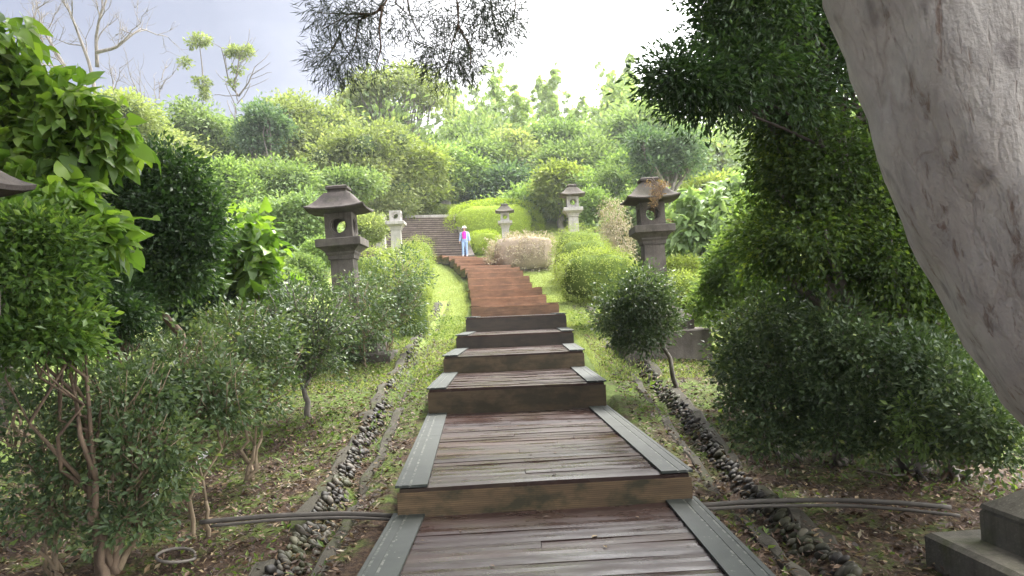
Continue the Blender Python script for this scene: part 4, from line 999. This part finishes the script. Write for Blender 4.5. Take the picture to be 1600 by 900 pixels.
# undergrowth on the banks either side: individual bushes that close the gaps between the rows
UG = [('dark thicket filling the shadowy hollow on the left', 160, 505, 8.2, 85, 50, 'dark', 634), ('dark thicket behind the twiggy left shrub', 330, 485, 11.2, 75, 42, 'dark', 635),
      ('dark thicket low behind the right shaded shrubs', 1310, 610, 8.2, 90, 60, 'dark', 631), ('low leafy thicket behind the mossy lantern base', 1480, 640, 7.6, 90, 70, 'dark', 632), ('leafy thicket between the bright shrub and the gutter shrub', 1200, 560, 9.4, 60, 50, 'vine', 633),
      ('green bush filling the slope left of the leaning lantern pillar', 470, 430, 19, 44, 34, 'mid', 611), ('bright bush between the leaning lantern and the light vine thicket', 505, 400, 25, 40, 30, 'bright', 612), ('bush under the large pale leaves', 400, 450, 17, 50, 30, 'bright', 613), ('olive bush between lantern and roofless lanterns', 565, 365, 33, 40, 26, 'olive', 614),
      ('yellow green bush low behind the right lantern pillar', 1060, 425, 19, 46, 22, 'hedge', 615), ('creeper thicket beside the far grey lantern', 930, 325, 40, 40, 34, 'bright', 616), ('mid green thicket behind the dead vine', 960, 310, 44, 60, 40, 'mid', 617), ('creeper thicket right of the lime mound', 835, 345, 52, 44, 30, 'mid', 618), ('thicket behind the large bluish leaves', 1150, 370, 27, 60, 60, 'mid', 619), ('low thicket left of the stone staircase top', 600, 325, 47, 60, 30, 'olive', 620),
      ('low thicket under the dark left tree', 180, 470, 8.6, 60, 40, 'dark', 601), ('green undergrowth behind the bushy left shrub', 330, 460, 12.5, 50, 30, 'mid', 602), ('bright fern like bush left of the leaning lantern', 440, 445, 16, 46, 26, 'bright', 603), ('thicket at the far left edge behind the large leaves', 20, 300, 10.5, 90, 90, 'dark', 604),
      ('shadowy thicket deep behind the vine draped tree', 1400, 520, 9.2, 120, 110, 'dark', 605), ('leafy thicket behind the bright right shrub', 1160, 480, 13.5, 70, 70, 'vine', 606), ('shaded bush behind the gutter shrub', 1270, 470, 9.0, 70, 50, 'dark', 607)]
for lab, px, py, Y, rx, ry, mat, sd in UG:
    rng = np.random.default_rng(sd); c, r = pl(px, py, Y, rx, ry)
    plant('thicket', lab, 'thicket', (c[0], c[1], T(c[0], c[1])), mat, lobes_in(rng, c, r, 8, .5), lf(150, 11, .08 * max(1, Y / 14), .07 * max(1, Y / 16), .036 * max(1, Y / 16), shell=.4), stems=3, trunk_r=.02, seed=sd)
plant('large_leaf_shrub', 'shrub with large bluish leaves right of the dark right lantern', 'shrub', (*at(1105, 440, 20)[:2], T(at(1105, 440, 20)[0], 20)), 'pale',
      [pl(1095, 330, 20, 40, 28), pl(1140, 315, 20.3, 34, 30), pl(1075, 370, 19.8, 30, 32), pl(1120, 370, 19.8, 40, 34), pl(1090, 410, 19.8, 34, 30), pl(1150, 290, 20.5, 22, 20)], lf(46, 6, .16, .24, .17, kind=1, droop=.5, upw=.8, shell=.4, hemi=-.8), stems=3, seed=621)
plant('dead_vine', 'curtain of brown dead vine between the two right lanterns', 'vine', (*at(962, 420, 26)[:2], T(at(962, 420, 26)[0], 26)), 'dry', [pl(958, 335, 26, 22, 26), pl(968, 370, 26, 24, 30), pl(978, 405, 25.8, 18, 22), pl(950, 365, 26, 14, 24)], lf(130, 8, .08, .10, .03, droop=1.2, shell=.3, hemi=-1), stems=6, trunk_r=.02, seed=622)
plant('dead_shrub', 'reddish brown withered shrub behind the right lantern', 'shrub', (*at(1066, 380, 23)[:2], T(at(1066, 380, 23)[0], 23)), leaf_mat('withered_red_leaf', [(0, (.12, .05, .04)), (1, (.3, .17, .13))], .2, .8, .2), [pl(1066, 350, 21, 16, 18)], lf(160, 8, .06, .09, .04, shell=.2), stems=3, seed=623)
# lime hedge mound and clipped hedge above the stone stairs
def mound(label, pts, mat, seed, L=.07, n=900, core=COREL):
    rng = np.random.default_rng(seed); lobes = [pl(*p) for p in pts]; cen = np.mean([c for c, _ in lobes], 0)
    plant('hedge', label, 'hedge', (cen[0], cen[1], T(cen[0], cen[1])), mat, lobes, lf(n, 8, .06, L, L * .55, shell=.93, hemi=-.9, upw=1., flat_=.6, box=4), stems=3, limbs=False, seed=seed, core=core)
mound('bright lime clipped hedge mound right of the stone staircase', [(772, 356, 48, 70, 38), (757, 382, 44.2, 24, 20)], 'lime', 631, n=2600, core=flat('inner_lime_foliage', (.22, .29, .04), .95, .1))
mound('flat topped green hedge along the top of the stone staircase', [(690, 333, 50.5, 24, 10), (668, 336, 50.5, 20, 7), (708, 334, 50.3, 10, 12)], 'hedge', 632, n=800)
# tall light grass behind the right lantern
def grass(name, label, mask, n, seed, hmin, hmax, mat, wid=.012):
    rng = np.random.default_rng(seed); mb = MB(); P = mask(rng, n)
    n = len(P); h = hmin + (hmax - hmin) * rng.random(n)
    d = UPV + rng.normal(size=(n, 3)) * np.array([.35, .35, .1]); leaves(mb, rng, P, d, rng.normal(size=(n, 3)), h, wid, rng.random(n))
    return tag(mb.build(name, mat), label, 'grass', kind='stuff')
def rect(x0, x1, y0, y1):
    def f(rng, n):
        x = rng.uniform(x0, x1, n); y = rng.uniform(y0, y1, n); return np.stack([x, y, terr(x, y) - .02], 1)
    return f
grass('tall_grass', 'tall bright grass growing behind the dark right lantern', rect(2.9, 7.0, 17.5, 27), 9000, 71, .5, 1.1, LM['bright'], .035)

# ------------------------------------------------------------------ bare trees on the left
def bare_tree(label, segs, Y, mat, seed, r0=.08, tufts=(), depth=3, tm='olive'):
    rng = np.random.default_rng(seed); b = at(*segs[0][0], Y); b[2] = min(b[2], T(b[0], Y) + .0) if b[2] < T(b[0], Y) + 6 else b[2]
    t = thing('bare_tree', label, 'tree', b); st = MB()
    def grow(p, d, L, r, k):
        n = 5; P = [p]
        for i in range(n): d = nrm(d + rng.normal(size=3) * .16 + UPV * .05); P.append(P[-1] + d * L / n)
        P = np.array(P); st.tube(P - b, np.linspace(r, r * .55, n + 1), 5)
        if k > 0:
            for i in range(3 if k > 1 else 4):
                j = rng.integers(2, n + 1); dd = nrm(d + rng.normal(size=3) * np.array([.75, .5, .5]) + UPV * .15); grow(P[j], dd, L * (.55 + .25 * rng.random()), r * .5, k - 1)
    for i, s in enumerate(segs):
        P = np.array([at(x, y, Y + .4 * math.sin(j + i)) for j, (x, y) in enumerate(s)])
        if i == 0: P = np.concatenate([[b], P])
        tt = np.linspace(0, len(P) - 1, len(P) * 3); Q = np.stack([np.interp(tt, np.arange(len(P)), P[:, k]) for k in range(3)], 1)
        rr = r0 if i == 0 else r0 * .62
        st.tube(Q - b, np.linspace(rr, rr * .4, len(Q)), 6)
        if depth:
            for f in np.linspace(.35, 1, 6):
                j = int(f * (len(Q) - 1)); d = nrm(Q[min(j + 1, len(Q) - 1)] - Q[max(j - 1, 0)]); grow(Q[j], nrm(d + rng.normal(size=3) * np.array([.6, .4, .4])), .018 * Y * (1.5 + rng.random()), rr * .35, depth - 1)
    st.build('trunk', mat, t)
    if tufts:
        mb = MB(); crown(mb, rng, [(at(x, y, Y) - b, np.array([rx, rx, ry]) * Y / F) for x, y, rx, ry in tufts], 34, 8, .12, .0045 * Y, .0024 * Y, shell=.2, hemi=-1); mb.build('foliage', LM[tm], t)
    return t
bare_tree('largest bare pale tree leaning left against the grey clouds', [[(205, 235), (185, 185), (150, 150), (105, 110), (80, 88), (50, 60)], [(150, 150), (140, 100), (125, 60), (110, 20), (90, -10)], [(152, 105), (150, 60), (155, 30), (168, -5)], [(105, 110), (75, 60), (55, 30)], [(150, 82), (180, 75), (205, 55), (220, 45)]], 36, BARKG, 701, .15, depth=3)
bare_tree('slim bare forked tree right of the largest bare one', [[(235, 200), (240, 175), (250, 150), (252, 125)], [(232, 180), (218, 150), (205, 122)]], 46, BARKG, 702, .10, depth=2)
bare_tree('thin sparse tree with a few leaf tufts below grey clouds', [[(338, 200), (330, 165), (316, 140), (305, 120), (290, 100)], [(318, 140), (316, 105), (312, 72)]], 50, BARKG, 703, .10, [(313, 62, 14, 7), (316, 130, 11, 9), (320, 148, 9, 7), (288, 98, 8, 5), (300, 68, 6, 5)], depth=0)
bare_tree('sparse forked tree with two flat leaf tufts', [[(368, 200), (370, 165), (373, 150)], [(373, 150), (358, 130), (352, 100), (346, 75)], [(373, 150), (388, 130), (398, 105)], [(365, 140), (372, 105), (374, 85)]], 50, BARKG, 704, .11, [(366, 82, 12, 7), (385, 82, 10, 9), (371, 109, 6, 4), (363, 130, 5, 4)], depth=1)

# ------------------------------------------------------------------ steel mast
def mast():
    Y = 110; b = at(1136, 300, Y); top = at(1135, 205, Y); mb = MB(); h = top[2] - b[2]
    o_ = thing('lattice_mast', 'pale lattice steel mast standing among distant trees at right', 'mast', b)
    w = 1.1
    for sx, sy in ((-1, -1), (1, -1), (1, 1), (-1, 1)): mb.tube([(sx * w, sy * w, -4), (sx * w * .8, sy * w * .8, h)], .16, 5)
    for i in range(9):
        z0, z1 = h * i / 9, h * (i + 1) / 9
        for a, c in (((-1, -1), (1, -1)), ((1, -1), (1, 1)), ((-1, -1), (-1, 1))):
            mb.tube([(a[0] * w * .9, a[1] * w * .9, z0), (c[0] * w * .9, c[1] * w * .9, z1)], .09, 4); mb.tube([(c[0] * w * .9, c[1] * w * .9, z0), (a[0] * w * .9, a[1] * w * .9, z1)], .09, 4)
    mb.build('frame', STEEL, o_)
mast()

# ------------------------------------------------------------------ the person coming down
def loft(mb, secs, n=18, a0=0., a1=2 * math.pi, **k):
    closed = abs(a1 - a0 - 2 * math.pi) < 1e-6; m = n if closed else n + 1
    th = a0 + (a1 - a0) * np.arange(m) / n; V = []
    for cx, cy, cz, rx, ry in secs: V.append(np.stack([cx + rx * np.cos(th), cy + ry * np.sin(th), np.full(m, cz)], 1))
    Q = [(i * m + j, i * m + (j + 1) % m, (i + 1) * m + (j + 1) % m, (i + 1) * m + j) for i in range(len(secs) - 1) for j in range(n if closed else n)]
    mb.add(np.concatenate(V), quads=Q, smooth=True, **k)
def person():
    p = at(727, 399, 40.9); z = 3.33 + EYE + .03
    t = thing('person', 'person in white hat, pink top, pale blue jacket and light jeans walking down', 'person', (p[0], 40.9, z), math.radians(-4))
    J = {'pel': (0, 0, .92, .12), 'wst': (0, 0, 1.06, .11), 'chs': (0, 0, 1.26, .13), 'nk': (0, 0, 1.41, .052), 'jaw': (0, -.015, 1.475, .065), 'hd': (0, -.005, 1.55, .092), 'top': (0, .01, 1.61, .07)}
    E = [('pel', 'wst'), ('wst', 'chs'), ('chs', 'nk'), ('nk', 'jaw'), ('jaw', 'hd'), ('hd', 'top')]
    for s_, kn, an in ((1, (-.05, .49), (-.03, .08)), (-1, (-.10, .50), (-.13, .08))):
        q = 'LR'[s_ < 0]
        J.update({'sh' + q: (s_ * .165, 0, 1.34, .058), 'el' + q: (s_ * .235, .03, 1.09, .042), 'wr' + q: (s_ * .27, -.05, .87, .028), 'pm' + q: (s_ * .275, -.07, .80, .034),
                  'hp' + q: (s_ * .085, 0, .86, .09), 'kn' + q: (s_ * .095, kn[0], kn[1], .06), 'an' + q: (s_ * .1, an[0], an[1], .04), 'to' + q: (s_ * .11, an[0] - .14, .04, .036)})
        E += [('chs', 'sh' + q), ('sh' + q, 'el' + q), ('el' + q, 'wr' + q), ('wr' + q, 'pm' + q), ('pel', 'hp' + q), ('hp' + q, 'kn' + q), ('kn' + q, 'an' + q), ('an' + q, 'to' + q)]
    K = list(J); me = bpy.data.meshes.new('skeleton'); me.from_pydata([J[k][:3] for k in K], [(K.index(a), K.index(b)) for a, b in E], [])
    tmp = bpy.data.objects.new('skeleton', me); COL.objects.link(tmp)
    sk = tmp.modifiers.new('skin', 'SKIN'); sb = tmp.modifiers.new('sub', 'SUBSURF'); sb.levels = sb.render_levels = 2
    for i, k in enumerate(K):
        d = me.skin_vertices[0].data[i]; d.radius = (J[k][3],) * 2; d.use_root = k == 'pel'
    dg = bpy.context.evaluated_depsgraph_get(); em = tmp.evaluated_get(dg).to_mesh()
    V = np.array([v.co[:] for v in em.vertices]); polys = [tuple(f.vertices) for f in em.polygons]
    tmp.evaluated_get(dg).to_mesh_clear(); bpy.data.objects.remove(tmp)
    # nose
    nose = np.exp(-((V - np.array([0, -.095, 1.535])) ** 2).sum(1) / .00035); V[:, 1] -= nose * .022
    mb = MB(); mb.add(V, quads=[f for f in polys if len(f) == 4], tris=[f for f in polys if len(f) == 3], smooth=True)
    for s_ in (1, -1):
        for i, (o, ln) in enumerate(((-.026, .062), (-.009, .072), (.009, .068), (.026, .054))):
            a = np.array([s_ * .277, -.072 + o, .785]); mb.tube([a, a + [s_ * .004, -.004, -ln * .5], a + [-s_ * .008, -.008, -ln]], [.010, .009, .006], 6)
        a = np.array([s_ * .268, -.105, .81]); mb.tube([a, a + [-s_ * .012, -.022, -.02], a + [-s_ * .02, -.03, -.045]], [.011, .01, .007], 6)
        mb.tube([(s_ * .093, .0, 1.56), (s_ * .104, .012, 1.545), (s_ * .096, .008, 1.52)], [.01, .016, .008], 6)
    mb.build('body', SKIN, t)
    for s_ in (1, -1):
        e_ = MB(); blob(e_, (s_ * .034, -.09, 1.56), .012, np.random.default_rng(1), 1, 0); e_.build('eye', flat('dark_eye', (.03, .02, .02), .3), t)
    mo = MB(); mo.tube([(-.026, -.083, 1.495), (0, -.096, 1.492), (.026, -.083, 1.495)], .006, 6); mo.build('mouth', flat('lip', (.4, .16, .14)), t)
    jn = MB(); JEAN = flat('light_blue_denim', (.22, .33, .52), .9)
    loft(jn, [(0, 0, 1.02, .145, .115), (0, 0, .94, .16, .13), (0, 0, .85, .17, .13), (0, 0, .80, .165, .12)])
    for s_, k, a in ((1, -.05, -.03), (-1, -.10, -.13)): loft(jn, [(s_ * .085, 0, .87, .085, .105), (s_ * .09, k * .5, .68, .085, .09), (s_ * .095, k, .49, .07, .075), (s_ * .1, (k + a) / 2, .28, .065, .07), (s_ * .102, a, .07, .07, .075)])
    jn.build('jeans', JEAN, t)
    tp = MB(); loft(tp, [(0, 0, .84, .165, .125), (0, 0, .95, .155, .122), (0, 0, 1.06, .14, .122), (0, 0, 1.25, .165, .145), (0, 0, 1.35, .13, .11), (0, 0, 1.41, .065, .062)]); tp.build('top', flat('vivid_pink_cloth', (.80, .03, .42), .85), t)
    JK = flat('pale_blue_jacket', (.30, .40, .62), .85); jk = MB(); a0, a1 = math.radians(-52), math.radians(232)
    loft(jk, [(0, .0, .78, .195, .155), (0, 0, .95, .18, .145), (0, 0, 1.08, .172, .142), (0, 0, 1.25, .195, .165), (0, 0, 1.34, .19, .13), (0, .01, 1.40, .085, .08)], a0=a0, a1=a1)
    for s_ in (1, -1): jk.tube([(s_ * .15, 0, 1.36), (s_ * .19, .005, 1.29), (s_ * .24, .03, 1.09), (s_ * .265, -.02, .95), (s_ * .272, -.05, .87)], [.06, .075, .065, .056, .052], 12)
    jk.build('jacket', JK, t)
    hr = MB(); loft(hr, [(0, .02, 1.44, .088, .075), (0, .015, 1.52, .102, .10), (0, .01, 1.60, .105, .105), (0, .01, 1.65, .07, .07)], a0=math.radians(-35), a1=math.radians(215)); hr.build('hair', flat('dark_hair', (.03, .022, .018), .6), t)
    ht = MB(); loft(ht, [(0, -.01, 1.585, .175, .185), (0, 0, 1.60, .12, .125), (0, 0, 1.65, .112, .118), (0, .005, 1.70, .095, .10), (0, .005, 1.715, .04, .04), (0, .005, 1.716, .001, .001)]); ht.build('hat', flat('white_cloth_hat', (.8, .78, .76), .9), t)
    for s_, a in ((1, -.03), (-1, -.13)):
        sh = MB(); blob(sh, (s_ * .105, a - .06, .035), (.05, .13, .045), np.random.default_rng(2), 2, .0); sh.build('shoe', flat('grey_shoe', (.45, .45, .5)), t)
person()

# ------------------------------------------------------------------ damp air
def haze():
    mb = MB(); mb.box(-450, 450, -60, 330, -8, 62); m = new_mat('damp_air'); t = NT(m)
    v = t.n('ShaderNodeVolumePrincipled', {'Color': (.96, .98, 1, 1), 'Density': .0007, 'Anisotropy': .3})
    t.n('ShaderNodeOutputMaterial', {'Volume': v.outputs[0]}); o = mb.build('haze', m); tag(o, kind='stuff')
haze()

# ------------------------------------------------------------------ ground cover and litter
def litter():
    rng = np.random.default_rng(91); mb = MB(); n = 80000
    x = rng.uniform(-6.5, 6.5, n); y = 3.2 + rng.random(n) ** 1.5 * 14
    keep = (np.abs(x - .1) > 1.42) | (rng.random(n) < .008) & (y < 10); x, y = x[keep], y[keep]; n = len(x)
    z = terr(x, y) + .015 + rng.random(n) * .03
    on = np.abs(x - .1) <= 1.35
    z = np.where(on, np.where(y < 6.25, EYE - 1.66, EYE - 1.413 + (y - 6.3) * .0146) + .012, z)
    for s, (A, B) in ((-1, LCH), (1, RCH)): cx = np.interp(y, A, B); z = z - .12 * np.exp(-((x - cx) / .13) ** 2)
    a = rng.random(n) * 6.28; D = np.stack([np.cos(a), np.sin(a), rng.normal(size=n) * np.where(on, .05, .35)], 1); N = UPV + rng.normal(size=(n, 3)) * np.where(on, .08, .45)[:, None]
    L = .03 + .055 * rng.random(n); leaves(mb, rng, np.stack([x, y, z], 1), D, N, L, L * (.22 + .3 * rng.random(n)), rng.random(n) ** 1.5)
    tag(mb.build('leaf_litter', LM['litter']), 'fallen brown leaves scattered over the ground beside the stairs', 'leaves', kind='stuff')
    mb = MB(); n = 110000
    x = rng.uniform(-7, 7, n); y = 4 + rng.random(n) ** .8 * 18
    pn = .5 + .25 * np.sin(x * 1.9 + 1.3 * np.sin(y * .9)) + .25 * np.sin(y * 1.6 + 1.7 * np.sin(x * 1.2 + 2)); keep = (np.abs(x - .1) > 1.45) & (rng.random(n) < np.clip(pn - .3 + (y - 8) * .06, .05, 1)); 
    for (A, B) in (LCH, RCH): cx = np.interp(y, A, B); keep &= (np.abs(x - cx - np.sign(cx) * .12) > .2) | (rng.random(n) < .22)
    x, y = x[keep], y[keep]; n = len(x); z = terr(x, y)
    a = rng.random(n) * 6.28; el = .35 + .6 * rng.random(n); D = np.stack([np.cos(a), np.sin(a), el], 1); N = UPV + rng.normal(size=(n, 3)) * .4
    L = (.035 + .04 * rng.random(n)) * np.where(rng.random(n) < .1, 2., 1.)
    leaves(mb, rng, np.stack([x, y, z], 1), D, N, L, L * .4, rng.random(n))
    tag(mb.build('ground_cover', LM['weed']), 'low green weeds and grass covering the ground beside the gutters', 'ground cover', kind='stuff')
litter()
def lawn(rng, n):
    y = 12 + 27 * rng.random(n); s_ = np.where(rng.random(n) < .5, -1, 1)
    cx = np.interp(y, [0, 18, 25, 31, 36, 40], [.1, .09, -.2, -.6, -1.4, -2.3]); x = cx + s_ * (1.3 + 3.0 * rng.random(n) ** 1.2)
    ok = np.ones(n, bool)
    for (A, B) in (LCH, RCH): c2 = np.interp(y, A, B); ok &= (np.abs(x - c2 - np.sign(c2) * .1) > .2) | (rng.random(n) < .25) | (y > 26)
    x, y = x[ok], y[ok]
    return np.stack([x, y, terr(x, y) - .005], 1)
grass('lawn_grass', 'short bright grass of the lawn strips beside the upper stairs', lawn, 90000, 73, .03, .075, leaf_mat('lawn_blade', [(0, (.17, .195, .075)), (.5, (.255, .29, .12)), (1, (.34, .38, .17))], .45), .02)
